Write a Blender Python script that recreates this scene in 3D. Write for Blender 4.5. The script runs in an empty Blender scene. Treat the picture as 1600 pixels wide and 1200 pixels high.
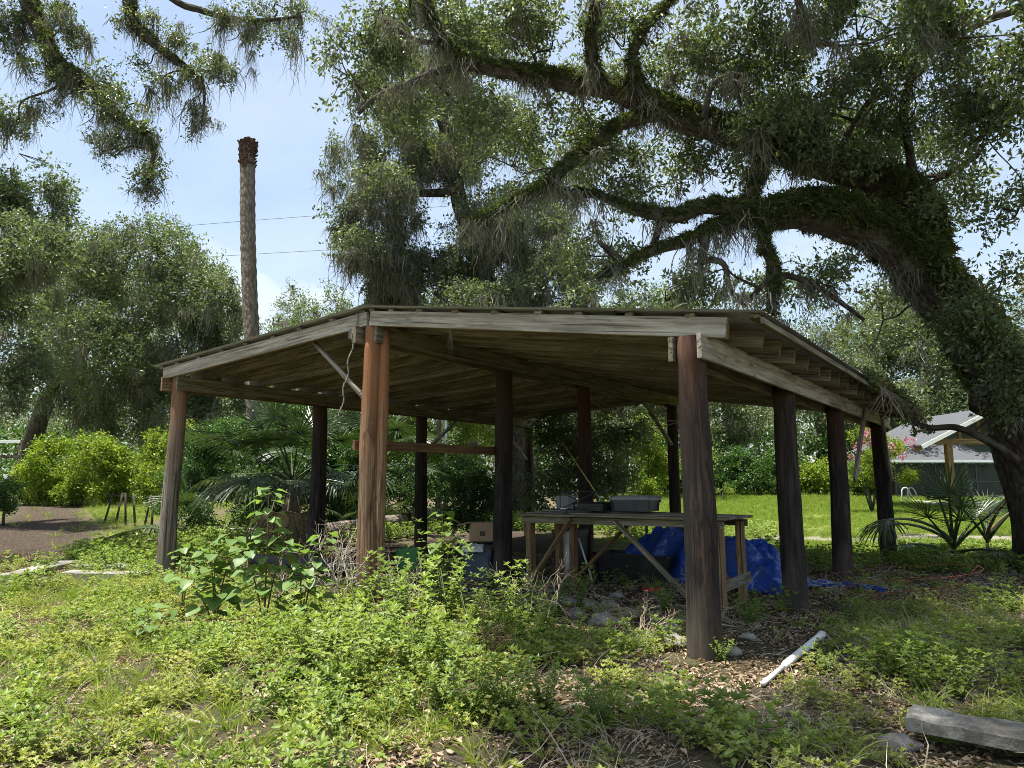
import bpy, math, random
import numpy as np
from mathutils import Vector, Matrix, noise as mnoise
random.seed(7); rng = np.random.default_rng(11)
SC = bpy.context.scene
COL = SC.collection
# ------------------------------------------------------------------ camera
F_PX = 1120.0; PITCH = math.atan(152 / F_PX); EYE = 1.6
cam_d = bpy.data.cameras.new('camera'); cam = bpy.data.objects.new('camera', cam_d); COL.objects.link(cam)
cam_d.sensor_width = 36; cam_d.lens = 36 * F_PX / 1600; cam_d.clip_start = 0.05; cam_d.clip_end = 5000
cam.location = (0, 0, EYE); cam.rotation_euler = (math.pi / 2 + PITCH, 0, 0); SC.camera = cam
# ------------------------------------------------------------------ world
TO_SUN = Vector((-0.20, -0.06, 0.97)).normalized()
SUN_EL = math.asin(TO_SUN.z); SUN_AZ = math.atan2(TO_SUN.x, TO_SUN.y)
wd = bpy.data.worlds.new('World'); SC.world = wd; wd.use_nodes = True
nt = wd.node_tree; nt.nodes.clear(); N = nt.nodes.new; L = nt.links.new
wo = N('ShaderNodeOutputWorld'); bg = N('ShaderNodeBackground'); bg.inputs[1].default_value = 0.098
sky = N('ShaderNodeTexSky'); sky.sky_type = 'NISHITA'; sky.sun_disc = False
sky.sun_elevation = SUN_EL; sky.sun_rotation = SUN_AZ; sky.air_density = 1.0; sky.dust_density = 1.5; sky.ozone_density = 2.0
tc = N('ShaderNodeTexCoord'); sep = N('ShaderNodeSeparateXYZ'); L(tc.outputs['Generated'], sep.inputs[0])
def mth(op, a, b=None, c=None):
    n = N('ShaderNodeMath'); n.operation = op
    for i, v in enumerate((a, b, c)):
        if v is None: continue
        if isinstance(v, (int, float)): n.inputs[i].default_value = v
        else: L(v, n.inputs[i])
    return n.outputs[0]
zc = mth('ADD', mth('MAXIMUM', sep.outputs[2], 0.0), 0.12)
cx = N('ShaderNodeCombineXYZ'); L(mth('DIVIDE', sep.outputs[0], zc), cx.inputs[0]); L(mth('DIVIDE', sep.outputs[1], zc), cx.inputs[1])
n1 = N('ShaderNodeTexNoise'); n1.inputs['Scale'].default_value = 0.55; n1.inputs['Detail'].default_value = 8; n1.inputs['Roughness'].default_value = 0.6; n1.inputs['Distortion'].default_value = 0.5
L(cx.outputs[0], n1.inputs['Vector'])
r1 = N('ShaderNodeValToRGB'); r1.color_ramp.elements[0].position = 0.36; r1.color_ramp.elements[1].position = 0.72
r1.color_ramp.elements[0].color = (0.22, 0.22, 0.22, 1); r1.color_ramp.elements[1].color = (0.8, 0.8, 0.8, 1); L(n1.outputs[0], r1.inputs[0])
# low cumulus heaps, near the horizon only
n2 = N('ShaderNodeTexNoise'); n2.inputs['Scale'].default_value = 3.2; n2.inputs['Detail'].default_value = 7; n2.inputs['Roughness'].default_value = 0.55
mp = N('ShaderNodeMapping'); mp.inputs['Scale'].default_value = (1, 1, 2.0); mp.inputs['Location'].default_value = (0.25, 0.1, 0.45); L(tc.outputs['Generated'], mp.inputs[0]); L(mp.outputs[0], n2.inputs['Vector'])
r2 = N('ShaderNodeValToRGB'); r2.color_ramp.elements[0].position = 0.50; r2.color_ramp.elements[1].position = 0.60; L(n2.outputs[0], r2.inputs[0])
band = N('ShaderNodeValToRGB'); band.color_ramp.elements[0].position = 0.24; band.color_ramp.elements[0].color = (1, 1, 1, 1)
band.color_ramp.elements[1].position = 0.40; band.color_ramp.elements[1].color = (0, 0, 0, 1); L(sep.outputs[2], band.inputs[0])
cum = mth('MULTIPLY', mth('MULTIPLY', r2.outputs[0], band.outputs[0]), 0.9)
cov = mth('MAXIMUM', r1.outputs[0], cum)
mx = N('ShaderNodeMix'); mx.data_type = 'RGBA'; L(cov, mx.inputs[0]); L(sky.outputs[0], mx.inputs[6]); mx.inputs[7].default_value = (3.95, 4.4, 4.65, 1)
L(mx.outputs[2], bg.inputs[0]); L(bg.outputs[0], wo.inputs[0])
# ------------------------------------------------------------------ sun, exposure
sd = bpy.data.lights.new('sun', 'SUN'); sd.energy = 5.0; sd.angle = math.radians(0.53); sd.color = (1.0, 0.955, 0.88)
sun = bpy.data.objects.new('sun', sd); COL.objects.link(sun); sun.rotation_euler = (-TO_SUN).to_track_quat('-Z', 'Y').to_euler(); sun.location = (0, 0, 40)
vs = SC.view_settings; vs.view_transform = 'Standard'; vs.look = 'None'; vs.exposure = 1.3; vs.gamma = 1.0; vs.use_curve_mapping = False
cy = SC.cycles; cy.use_light_tree = False; cy.filter_width = 0.95; cy.max_bounces = 4; cy.diffuse_bounces = 2; cy.glossy_bounces = 2; cy.transmission_bounces = 3; cy.transparent_max_bounces = 12
cy.use_denoising = True; cy.denoising_prefilter = 'NONE'; cy.use_adaptive_sampling = False; cy.caustics_reflective = False; cy.caustics_refractive = False; cy.sample_clamp_indirect = 6
# ------------------------------------------------------------------ helpers: pixels to places
def ray(u, v):
    a = (u - 800) / F_PX; b = (600 - v) / F_PX
    return np.array([a, math.cos(PITCH) - math.sin(PITCH) * b, math.sin(PITCH) + math.cos(PITCH) * b])
def D(u, v, y):                       # point at world depth y
    d = ray(u, v); return d * (y / d[1]) + np.array([0, 0, EYE])
def gz(x, y):                         # terrain height
    x = np.asarray(x, float); y = np.asarray(y, float)
    t = np.clip((y - 13.0) / 32.0, 0, 1)
    rise = 0.87 * (t * t * (1.9 - 0.9 * t))
    near = 0.03 * np.sin(x * 1.3 + y * 0.7) * np.sin(y * 1.1 - x * 0.5) + 0.018 * np.sin(x * 3.1 + 1.0) * np.sin(y * 2.7)
    hump = 0.10 * np.exp(-(((x + 1.2) / 2.2) ** 2 + ((y - 7.0) / 1.2) ** 2))
    return rise + near + hump
def G(u, v):                          # point where the pixel's ray meets the ground
    d = ray(u, v); o = np.array([0, 0, EYE]); t = 0.5
    for i in range(4000):
        p = o + d * t
        if p[2] <= gz(p[0], p[1]): break
        t += 0.01 + 0.004 * t
    return p
R0 = np.array([1.73, 6.78, 0]); AX = np.array([.583, .8125, 0]); BX = np.array([-.8125, .583, 0]); UP = np.array([0, 0, 1.0])
def W(s, b, z=0.0): return R0 + AX * s + BX * b + UP * z
def to_shed(x, y):
    dx = np.asarray(x) - R0[0]; dy = np.asarray(y) - R0[1]
    return dx * AX[0] + dy * AX[1], dx * BX[0] + dy * BX[1]
# ------------------------------------------------------------------ helpers: meshes and objects
def tag(o, label=None, cat=None, group=None, kind=None):
    if label: o['label'] = label
    if cat: o['category'] = cat
    if group: o['group'] = group
    if kind: o['kind'] = kind
    return o
def empty(name, loc, label, cat, group=None):
    o = bpy.data.objects.new(name, None); COL.objects.link(o); o.location = tuple(loc); o.empty_display_size = 0.1
    return tag(o, label, cat, group)
def wpos(o):
    p = np.zeros(3)
    while o is not None: p = p + np.array(o.location); o = o.parent
    return p
def nrm(v):
    v = np.asarray(v, float); n = np.linalg.norm(v); return v / n if n > 1e-9 else v
class MB:
    def __init__(self): self.v = []; self.f = []; self.g = []
    def add(self, vs, fs, gs=None):
        n = len(self.v); self.v += [tuple(map(float, p)) for p in vs]; self.f += [tuple(i + n for i in q) for q in fs]
        self.g += [tuple(map(float, p)) for p in (gs if gs is not None else vs)]
    def beam(self, p, q, w, h, up=(0, 0, 1), jit=0.0):
        p = np.asarray(p, float); q = np.asarray(q, float); d = nrm(q - p); ln = np.linalg.norm(q - p)
        s = np.cross(d, np.asarray(up, float))
        s = nrm(s) if np.linalg.norm(s) > 1e-5 else nrm(np.cross(d, (1, 0.2, 0)))
        t = nrm(np.cross(s, d)); off = random.uniform(0, 60); vs = []; gs = []
        ns = 4 if jit else 1; b = min(w, h) * 0.08
        for i in range(ns + 1):
            c = p + (q - p) * i / ns + (s * random.uniform(-jit, jit) + t * random.uniform(-jit, jit) if jit else 0)
            for (x, y) in ((-w/2 + b, -h/2), (w/2 - b, -h/2), (w/2, -h/2 + b), (w/2, h/2 - b), (w/2 - b, h/2), (-w/2 + b, h/2), (-w/2, h/2 - b), (-w/2, -h/2 + b)):
                vs.append(c + s * x + t * y); gs.append((ln * i / ns + off, x + off, y))
        fs = []
        for i in range(ns):
            for k in range(8): fs.append((i*8 + k, i*8 + (k+1) % 8, i*8 + 8 + (k+1) % 8, i*8 + 8 + k))
        fs.append(tuple(range(7, -1, -1))); fs.append(tuple(ns*8 + k for k in range(8)))
        self.add(vs, fs, gs); return self
    def box(self, c, sx, sy, sz, rz=0.0):
        c = np.asarray(c, float); d = np.array([math.cos(rz), math.sin(rz), 0]) * sx / 2
        return self.beam(c - d, c + d, sy, sz)
    def tube(self, pts, rad, n=8, cap=True, bump=0.0, seed=0):
        P = [np.asarray(p, float) for p in pts]; m = len(P)
        if not hasattr(rad, '__len__'): rad = [rad] * m
        d = nrm(P[1] - P[0]); s = nrm(np.cross(d, (0.31, 0.17, 0.93) if abs(d[2]) < 0.9 else (1, 0.1, 0))); off = random.uniform(0, 60); ln = 0
        vs = []; gs = []
        for i in range(m):
            if i > 0: ln += np.linalg.norm(P[i] - P[i-1])
            dd = nrm((P[min(i+1, m-1)] - P[max(i-1, 0)])); s = nrm(s - dd * np.dot(s, dd)); t = np.cross(dd, s)
            for k in range(n):
                a = 2 * math.pi * k / n
                r = rad[i] * (1 + bump * (mnoise.noise(Vector((math.cos(a) * 1.5 + seed, math.sin(a) * 1.5, ln * (0.5 / max(rad[i], .02)) * 0.5))) ) ) if bump else rad[i]
                vs.append(P[i] + (s * math.cos(a) + t * math.sin(a)) * r)
                gs.append((ln + off, math.cos(a) * rad[i] + off, math.sin(a) * rad[i]))
        fs = [(i*n + k, i*n + (k+1) % n, i*n + n + (k+1) % n, i*n + n + k) for i in range(m-1) for k in range(n)]
        if cap: fs += [tuple(range(n-1, -1, -1)), tuple((m-1)*n + k for k in range(n))]
        self.add(vs, fs, gs); return self
    def grid(self, fn, nu, nv, closed_u=False):
        vs = [fn(i / nu, j / nv) for j in range(nv + 1) for i in range(nu + 1)]
        fs = [(j*(nu+1) + i, j*(nu+1) + i + 1, (j+1)*(nu+1) + i + 1, (j+1)*(nu+1) + i) for j in range(nv) for i in range(nu)]
        self.add(vs, fs); return self
    def mesh(self, name, mat, origin=(0, 0, 0), smooth=False):
        me = bpy.data.meshes.new(name); o = np.asarray(origin, float)
        me.from_pydata([tuple(np.asarray(p) - o) for p in self.v], [], self.f); me.validate()
        if len(me.vertices) == len(self.g):
            a = me.attributes.new('gco', 'FLOAT_VECTOR', 'POINT'); a.data.foreach_set('vector', np.asarray(self.g, np.float32).ravel())
        if mat: me.materials.append(mat)
        if smooth: me.shade_smooth()
        me.update(); return me
    def build(self, name, mat, parent=None, smooth=False, kind=None, origin=None):
        po = wpos(parent)
        if origin is None: origin = po
        me = self.mesh(name, mat, origin, smooth)
        o = bpy.data.objects.new(name, me); COL.objects.link(o); o.parent = parent
        o.location = tuple(np.asarray(origin) - po)
        if kind: o['kind'] = kind
        return o
def share(name, me, loc, parent=None, rot=(0, 0, 0), sc=1.0):
    po = wpos(parent)
    o = bpy.data.objects.new(name, me); COL.objects.link(o); o.parent = parent
    o.location = tuple(np.asarray(loc) - po); o.rotation_euler = rot
    o.scale = (sc, sc, sc) if not hasattr(sc, '__len__') else sc
    return o
def np_mesh(name, V, Fq, mat):        # V (n,3); Fq (m,k) uniform faces
    me = bpy.data.meshes.new(name); V = np.ascontiguousarray(V, np.float32); Fq = np.ascontiguousarray(Fq, np.int32); k = Fq.shape[1]
    me.vertices.add(len(V)); me.vertices.foreach_set('co', V.ravel())
    me.loops.add(Fq.size); me.loops.foreach_set('vertex_index', Fq.ravel())
    me.polygons.add(len(Fq)); me.polygons.foreach_set('loop_start', np.arange(0, Fq.size, k, dtype=np.int32))
    me.update(calc_edges=True); me.validate()
    if mat: me.materials.append(mat)
    return me
# ------------------------------------------------------------------ helpers: scatter (geometry nodes), for leaves, grass and other uncountable stuff
_groups = {}
def scatter_group(key, protos):
    if key in _groups: return _groups[key]
    ng = bpy.data.node_groups.new('scatter_' + key, 'GeometryNodeTree')
    ng.interface.new_socket('Geometry', in_out='INPUT', socket_type='NodeSocketGeometry')
    ng.interface.new_socket('Geometry', in_out='OUTPUT', socket_type='NodeSocketGeometry')
    A = ng.nodes.new; K = ng.links.new
    gi = A('NodeGroupInput'); go = A('NodeGroupOutput'); iop = A('GeometryNodeInstanceOnPoints'); jn = A('GeometryNodeJoinGeometry')
    for me in protos:
        po = bpy.data.objects.new(me.name, me)
        oi = A('GeometryNodeObjectInfo'); oi.inputs['Object'].default_value = po; oi.inputs['As Instance'].default_value = False
        g2 = A('GeometryNodeGeometryToInstance'); K(oi.outputs['Geometry'], g2.inputs[0]); K(g2.outputs[0], jn.inputs[0])
    def attr(nm, ty):
        n = A('GeometryNodeInputNamedAttribute'); n.data_type = ty; n.inputs['Name'].default_value = nm; return n.outputs['Attribute']
    e2r = A('FunctionNodeEulerToRotation'); K(attr('rot', 'FLOAT_VECTOR'), e2r.inputs[0])
    iop.inputs['Pick Instance'].default_value = True
    K(gi.outputs[0], iop.inputs['Points']); K(jn.outputs[0], iop.inputs['Instance']); K(attr('idx', 'INT'), iop.inputs['Instance Index'])
    K(e2r.outputs[0], iop.inputs['Rotation']); K(attr('scl', 'FLOAT_VECTOR'), iop.inputs['Scale']); K(iop.outputs[0], go.inputs[0])
    _groups[key] = ng; return ng
def scatter(name, key, protos, P, rot, scl, parent=None, label=None, cat=None):
    P = np.asarray(P, float).reshape(-1, 3); n = len(P)
    po = wpos(parent)
    me = bpy.data.meshes.new(name); me.vertices.add(n); me.vertices.foreach_set('co', np.ascontiguousarray(P - po, np.float32).ravel())
    scl = np.asarray(scl, float)
    if scl.ndim == 1: scl = np.repeat(scl[:, None], 3, 1)
    for nm, ty, arr in (('rot', 'FLOAT_VECTOR', rot), ('scl', 'FLOAT_VECTOR', scl)):
        a = me.attributes.new(nm, ty, 'POINT'); a.data.foreach_set('vector', np.ascontiguousarray(arr, np.float32).ravel())
    a = me.attributes.new('idx', 'INT', 'POINT'); a.data.foreach_set('value', rng.integers(0, len(protos), n).astype(np.int32))
    o = bpy.data.objects.new(name, me); COL.objects.link(o); o.parent = parent
    m = o.modifiers.new('scatter', 'NODES'); m.node_group = scatter_group(key, protos)
    tag(o, label, cat, None, 'stuff'); return o
def rand_rot(n, tilt=0.5):
    return np.stack([rng.normal(0, tilt, n), rng.normal(0, tilt, n), rng.uniform(0, 6.283, n)], 1)
# ------------------------------------------------------------------ materials
def new_mat(name):
    m = bpy.data.materials.new(name); m.use_nodes = True; t = m.node_tree; b = t.nodes['Principled BSDF']; return m, t, b, t.nodes['Material Output']
def ramp(t, cols, fac=None, pos=None):
    r = t.nodes.new('ShaderNodeValToRGB'); e = r.color_ramp.elements
    while len(e) < len(cols): e.new(0.5)
    for i, c in enumerate(cols):
        e[i].position = pos[i] if pos else i / (len(cols) - 1); e[i].color = (*c, 1)
    if fac is not None: t.links.new(fac, r.inputs[0])
    return r.outputs[0]
def noise_n(t, scale, vec=None, detail=5, rough=0.6, stretch=None, dist=0.0):
    n = t.nodes.new('ShaderNodeTexNoise'); n.inputs['Scale'].default_value = scale; n.inputs['Detail'].default_value = detail; n.inputs['Roughness'].default_value = rough; n.inputs['Distortion'].default_value = dist
    if vec is not None:
        if stretch:
            m = t.nodes.new('ShaderNodeMapping'); m.inputs['Scale'].default_value = stretch; t.links.new(vec, m.inputs[0]); vec = m.outputs[0]
        t.links.new(vec, n.inputs['Vector'])
    return n.outputs[0]
def coord(t, kind='Object'):
    return t.nodes.new('ShaderNodeTexCoord').outputs[kind]
def gattr(t, nm):
    a = t.nodes.new('ShaderNodeAttribute'); a.attribute_name = nm; return a
def mixc(t, fac, a, b, mode='MIX'):
    m = t.nodes.new('ShaderNodeMix'); m.data_type = 'RGBA'; m.blend_type = mode
    for i, v in ((0, fac), (6, a), (7, b)):
        if isinstance(v, (int, float)): m.inputs[i].default_value = v
        elif isinstance(v, tuple): m.inputs[i].default_value = (*v, 1)
        else: t.links.new(v, m.inputs[i])
    return m.outputs[2]
def bump(t, b, h, strength=0.4, dist=0.02):
    n = t.nodes.new('ShaderNodeBump'); n.inputs['Strength'].default_value = strength; n.inputs['Distance'].default_value = dist
    t.links.new(h, n.inputs['Height']); t.links.new(n.outputs[0], b.inputs['Normal'])
def leaf_mat(name, cols, trans=0.35, rough=0.5, spec=0.3, tmul=1.6):
    m, t, b, out = new_mat(name)
    oi = t.nodes.new('ShaderNodeObjectInfo'); ge = t.nodes.new('ShaderNodeNewGeometry')
    ad = t.nodes.new('ShaderNodeMath'); ad.operation = 'MULTIPLY_ADD'; t.links.new(oi.outputs['Random'], ad.inputs[0]); ad.inputs[1].default_value = 0.6
    m2 = t.nodes.new('ShaderNodeMath'); m2.operation = 'MULTIPLY'; t.links.new(ge.outputs['Random Per Island'], m2.inputs[0]); m2.inputs[1].default_value = 0.4
    t.links.new(m2.outputs[0], ad.inputs[2])
    c = ramp(t, cols, ad.outputs[0]); t.links.new(c, b.inputs['Base Color']); b.inputs['Roughness'].default_value = rough; b.inputs['Specular IOR Level'].default_value = spec
    tr = t.nodes.new('ShaderNodeBsdfTranslucent'); mu = mixc(t, 1.0, c, (tmul, tmul * 1.05, tmul * 0.45), 'MULTIPLY'); t.links.new(mu, tr.inputs[0])
    mx = t.nodes.new('ShaderNodeMixShader'); mx.inputs[0].default_value = trans; t.links.new(b.outputs[0], mx.inputs[1]); t.links.new(tr.outputs[0], mx.inputs[2]); t.links.new(mx.outputs[0], out.inputs[0])
    return m
def wood_mat(name, dark, mid, light, grain=30, rough=0.85, stain=None, stain_thr=0.55, bmp=0.5):
    m, t, b, out = new_mat(name); g = gattr(t, 'gco').outputs['Vector']
    n1 = noise_n(t, 1.0, g, 6, 0.65, (1.2, grain, grain), 0.4); n2 = noise_n(t, 1.0, g, 4, 0.6, (0.9, 5, 5), 0.8)
    c = ramp(t, [tuple(x * .5 for x in dark), dark, mid, light], n1, [0.30, 0.41, 0.53, 0.68])
    c = mixc(t, ramp(t, [(0, 0, 0), (1, 1, 1)], n2, [0.4, 0.75]), c, tuple(x * 0.55 for x in mid))
    if stain:
        n3 = noise_n(t, 1.0, g, 5, 0.65, (1.4, 9, 9), 1.0); c = mixc(t, ramp(t, [(0, 0, 0), (1, 1, 1)], n3, [stain_thr - 0.06, stain_thr + 0.06]), c, stain)
    n4 = noise_n(t, 1.0, g, 3, 0.5, (0.7, grain * 1.9, grain * 1.9), 0.3); c = mixc(t, ramp(t, [(0, 0, 0), (.9, .9, .9)], n4, [0.60, 0.66]), c, tuple(x * .22 for x in dark))
    # knots
    vo = t.nodes.new('ShaderNodeTexVoronoi'); vo.inputs['Scale'].default_value = 1.0
    mpp = t.nodes.new('ShaderNodeMapping'); mpp.inputs['Scale'].default_value = (1.6, 5, 5); t.links.new(g, mpp.inputs[0]); t.links.new(mpp.outputs[0], vo.inputs['Vector'])
    c = mixc(t, ramp(t, [(0.8, 0.8, 0.8), (0, 0, 0)], vo.outputs['Distance'], [0.06, 0.13]), c, tuple(x * 0.5 for x in dark))
    t.links.new(c, b.inputs['Base Color']); b.inputs['Roughness'].default_value = rough; b.inputs['Specular IOR Level'].default_value = 0.2
    bump(t, b, n1, bmp, 0.012); return m
def plain_mat(name, col, rough=0.6, var=0.25, scale=6, spec=0.4, metal=0.0, bmp=0.0, dirt=None, dthr=0.58):
    m, t, b, out = new_mat(name); c0 = coord(t); n = noise_n(t, scale, c0, 6, 0.6)
    c = ramp(t, [tuple(x * (1 - var) for x in col), col, tuple(min(1, x * (1 + var)) for x in col)], n, [0.3, 0.5, 0.7])
    if dirt: c = mixc(t, ramp(t, [(0, 0, 0), (1, 1, 1)], noise_n(t, scale * 0.45, c0, 7, 0.7, None, 0.6), [dthr - 0.1, dthr + 0.1]), c, dirt)
    t.links.new(c, b.inputs['Base Color']); b.inputs['Roughness'].default_value = rough; b.inputs['Specular IOR Level'].default_value = spec; b.inputs['Metallic'].default_value = metal
    if bmp: bump(t, b, noise_n(t, scale * 3, c0, 6, 0.65), bmp, 0.02)
    return m
M = {}
M['oak_leaf'] = leaf_mat('oak_leaf', [(.042, .060, .028), (.072, .096, .042), (.110, .140, .060), (.18, .21, .095)], 0.36, 0.36, 0.5)
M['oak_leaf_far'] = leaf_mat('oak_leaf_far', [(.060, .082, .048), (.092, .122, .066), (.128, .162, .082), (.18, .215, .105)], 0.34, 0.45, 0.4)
M['moss'] = leaf_mat('spanish_moss', [(.11, .112, .088), (.175, .174, .138), (.25, .243, .195)], 0.3, 0.9, 0.1, 1.1)
M['fern'] = leaf_mat('fern_leaf', [(.026, .036, .015), (.046, .062, .023), (.082, .105, .032), (.14, .16, .05)], 0.3, 0.5, 0.3)
M['hedge_leaf'] = leaf_mat('hedge_leaf', [(.06, .11, .015), (.12, .19, .02), (.21, .27, .03), (.28, .31, .05)], 0.4, 0.4, 0.4)
M['shrub_leaf'] = leaf_mat('shrub_leaf', [(.025, .060, .015), (.045, .10, .022), (.085, .16, .035)], 0.35, 0.4, 0.4)
M['weed_leaf'] = leaf_mat('weed_leaf', [(.08, .125, .03), (.14, .20, .048), (.21, .275, .075), (.27, .32, .10)], 0.38, 0.45, 0.35)
M['cover_leaf'] = leaf_mat('cover_leaf', [(.14, .165, .055), (.23, .26, .08), (.31, .33, .11), (.38, .37, .17)], 0.38, 0.5, 0.3)
M['heart_leaf'] = leaf_mat('heart_leaf', [(.10, .17, .045), (.15, .235, .07), (.21, .30, .10)], 0.4, 0.45, 0.35, 1.5)
M['grass'] = leaf_mat('grass_blade', [(.10, .16, .02), (.17, .25, .035), (.26, .32, .06), (.36, .34, .13)], 0.35, 0.5, 0.25)
M['lawn_blade'] = leaf_mat('lawn_blade', [(.13, .19, .035), (.19, .26, .045), (.27, .33, .075)], 0.4, 0.5, 0.2)
M['dry'] = leaf_mat('dry_leaf', [(.11, .07, .045), (.20, .14, .09), (.32, .24, .17), (.44, .36, .27)], 0.15, 0.8, 0.15, 1.0)
M['dry_stem'] = leaf_mat('dry_stem', [(.22, .18, .13), (.35, .30, .23), (.5, .45, .37)], 0.1, 0.85, 0.1, 1.0)
M['palm'] = leaf_mat('palm_leaf', [(.020, .042, .014), (.034, .062, .020), (.055, .088, .030)], 0.22, 0.38, 0.45)
M['palm_pale'] = leaf_mat('palm_leaf_pale', [(.06, .085, .04), (.10, .13, .065), (.16, .18, .10)], 0.25, 0.35, 0.5)
M['palm_dead'] = leaf_mat('palm_leaf_dead', [(.13, .10, .065), (.20, .16, .11), (.30, .26, .19)], 0.2, 0.7, 0.2, 1.0)
M['flower'] = leaf_mat('crape_flower', [(.42, .12, .24), (.55, .2, .35), (.62, .3, .45)], 0.3, 0.6, 0.2, 1.0)
def bark_mat(name, dark, light, sc=1.0, lichen=None):
    m, t, b, out = new_mat(name); g = gattr(t, 'gco').outputs['Vector']
    v = t.nodes.new('ShaderNodeTexVoronoi'); v.feature = 'F1'; v.inputs['Scale'].default_value = 1
    mp_ = t.nodes.new('ShaderNodeMapping'); mp_.inputs['Scale'].default_value = (7 * sc, 18 * sc, 18 * sc); t.links.new(g, mp_.inputs[0])
    nn = t.nodes.new('ShaderNodeTexNoise'); nn.inputs['Scale'].default_value = 3; t.links.new(mp_.outputs[0], nn.inputs['Vector'])
    mm = t.nodes.new('ShaderNodeMix'); mm.data_type = 'VECTOR'; mm.inputs[0].default_value = 0.25; t.links.new(mp_.outputs[0], mm.inputs[4]); t.links.new(nn.outputs['Color'], mm.inputs[5]); t.links.new(mm.outputs[1], v.inputs['Vector'])
    n = noise_n(t, 9 * sc, g, 6, 0.7)
    c = ramp(t, [light, tuple((a + d) / 2 for a, d in zip(light, dark)), dark], v.outputs['Distance'], [0.1, 0.45, 0.8])
    c = mixc(t, n, c, tuple(x * 0.6 for x in dark))
    if lichen: c = mixc(t, ramp(t, [(0, 0, 0), (.8, .8, .8)], noise_n(t, 2.2 * sc, g, 6, 0.7), [0.52, 0.64]), c, lichen)
    t.links.new(c, b.inputs['Base Color']); b.inputs['Roughness'].default_value = 0.95; b.inputs['Specular IOR Level'].default_value = 0.1
    iv = t.nodes.new('ShaderNodeMath'); iv.operation = 'SUBTRACT'; iv.inputs[0].default_value = 1; t.links.new(v.outputs['Distance'], iv.inputs[1])
    bump(t, b, iv.outputs[0], 0.9, 0.03); return m
M['bark'] = bark_mat('oak_bark', (.045, .036, .028), (.15, .125, .10), 1.0, (.10, .115, .075))
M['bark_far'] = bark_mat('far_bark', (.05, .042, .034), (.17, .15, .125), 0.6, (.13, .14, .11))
M['palm_bark'] = bark_mat('palm_bark', (.16, .135, .105), (.42, .36, .29), 0.9)
M['wood_gray'] = wood_mat('weathered_wood', (.18, .155, .125), (.32, .29, .235), (.47, .43, .37), 34, 0.9, (.10, .075, .05), 0.60)
M['wood_tan'] = wood_mat('lumber', (.15, .095, .045), (.25, .165, .085), (.36, .26, .15), 26, 0.8, (.11, .07, .04), 0.62)
M['wood_brown'] = wood_mat('brown_lumber', (.12, .07, .035), (.20, .12, .062), (.29, .19, .105), 26, 0.8, (.08, .055, .035), 0.6)
M['wood_green'] = wood_mat('rafter_lumber', (.13, .112, .074), (.225, .195, .13), (.32, .28, .195), 24, 0.85, (.10, .085, .045), 0.58)
M['wood_fascia'] = wood_mat('fascia_lumber', (.26, .225, .165), (.42, .38, .30), (.54, .50, .42), 20, 0.9, (.20, .165, .12), 0.66)
def post_mat(name, base, mid, light, top, stain, thr):
    m = wood_mat(name, base, mid, light, 40, 0.85, stain, thr, 0.9); t = m.node_tree; b = t.nodes['Principled BSDF']
    src = b.inputs['Base Color'].links[0].from_socket
    s = t.nodes.new('ShaderNodeSeparateXYZ'); t.links.new(coord(t), s.inputs[0])
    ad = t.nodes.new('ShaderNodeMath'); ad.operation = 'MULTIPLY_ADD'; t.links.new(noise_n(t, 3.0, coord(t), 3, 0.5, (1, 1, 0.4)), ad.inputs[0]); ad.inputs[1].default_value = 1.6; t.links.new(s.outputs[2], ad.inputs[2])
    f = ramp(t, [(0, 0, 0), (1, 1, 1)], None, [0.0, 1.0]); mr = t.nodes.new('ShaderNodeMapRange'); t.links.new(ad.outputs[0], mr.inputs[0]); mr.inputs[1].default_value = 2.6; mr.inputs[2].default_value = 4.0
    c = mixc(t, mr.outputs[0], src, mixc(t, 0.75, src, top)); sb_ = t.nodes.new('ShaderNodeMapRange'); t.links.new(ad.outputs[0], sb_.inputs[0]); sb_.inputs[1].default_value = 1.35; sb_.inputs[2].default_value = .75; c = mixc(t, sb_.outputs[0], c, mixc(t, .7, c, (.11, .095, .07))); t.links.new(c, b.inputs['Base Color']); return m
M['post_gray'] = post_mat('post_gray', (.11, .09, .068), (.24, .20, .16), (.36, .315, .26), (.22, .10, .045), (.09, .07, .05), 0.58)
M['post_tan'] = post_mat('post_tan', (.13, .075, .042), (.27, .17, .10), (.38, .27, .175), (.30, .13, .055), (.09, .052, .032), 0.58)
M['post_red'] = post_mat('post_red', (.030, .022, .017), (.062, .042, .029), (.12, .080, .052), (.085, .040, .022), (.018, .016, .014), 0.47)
M['post_shaded'] = post_mat('post_shaded', (.022, .018, .015), (.045, .036, .030), (.085, .070, .058), (.06, .034, .022), (.015, .013, .012), 0.52)  # darker copy of the pole wood, mostly barn shade put into its colour
M['metal_roof'] = plain_mat('galvanised_roof', (.34, .36, .36), 0.5, 0.2, 1.5, 0.5, 0.35, 0.0, (.16, .11, .075), 0.6)
M['concrete'] = plain_mat('concrete', (.29, .275, .245), 0.95, 0.35, 7, 0.15, 0, 0.9, (.12, .11, .09), 0.53)
M['stone'] = plain_mat('limestone', (.26, .24, .215), 0.95, 0.3, 6, 0.15, 0, 0.8, (.10, .09, .075), 0.52)
M['pvc'] = plain_mat('white_plastic', (.72, .72, .69), 0.5, 0.08, 8, 0.4, 0, 0.0, (.33, .30, .24), 0.62)
M['rust'] = plain_mat('rusty_metal', (.16, .055, .035), 0.9, 0.35, 20, 0.2)
M['tarp'] = plain_mat('blue_tarp', (.020, .062, .29), 0.32, 0.15, 4, 0.5, 0, 0.12, (.06, .09, .2), 0.60)
tt = M['tarp'].node_tree; tb = tt.nodes['Principled BSDF']
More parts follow.
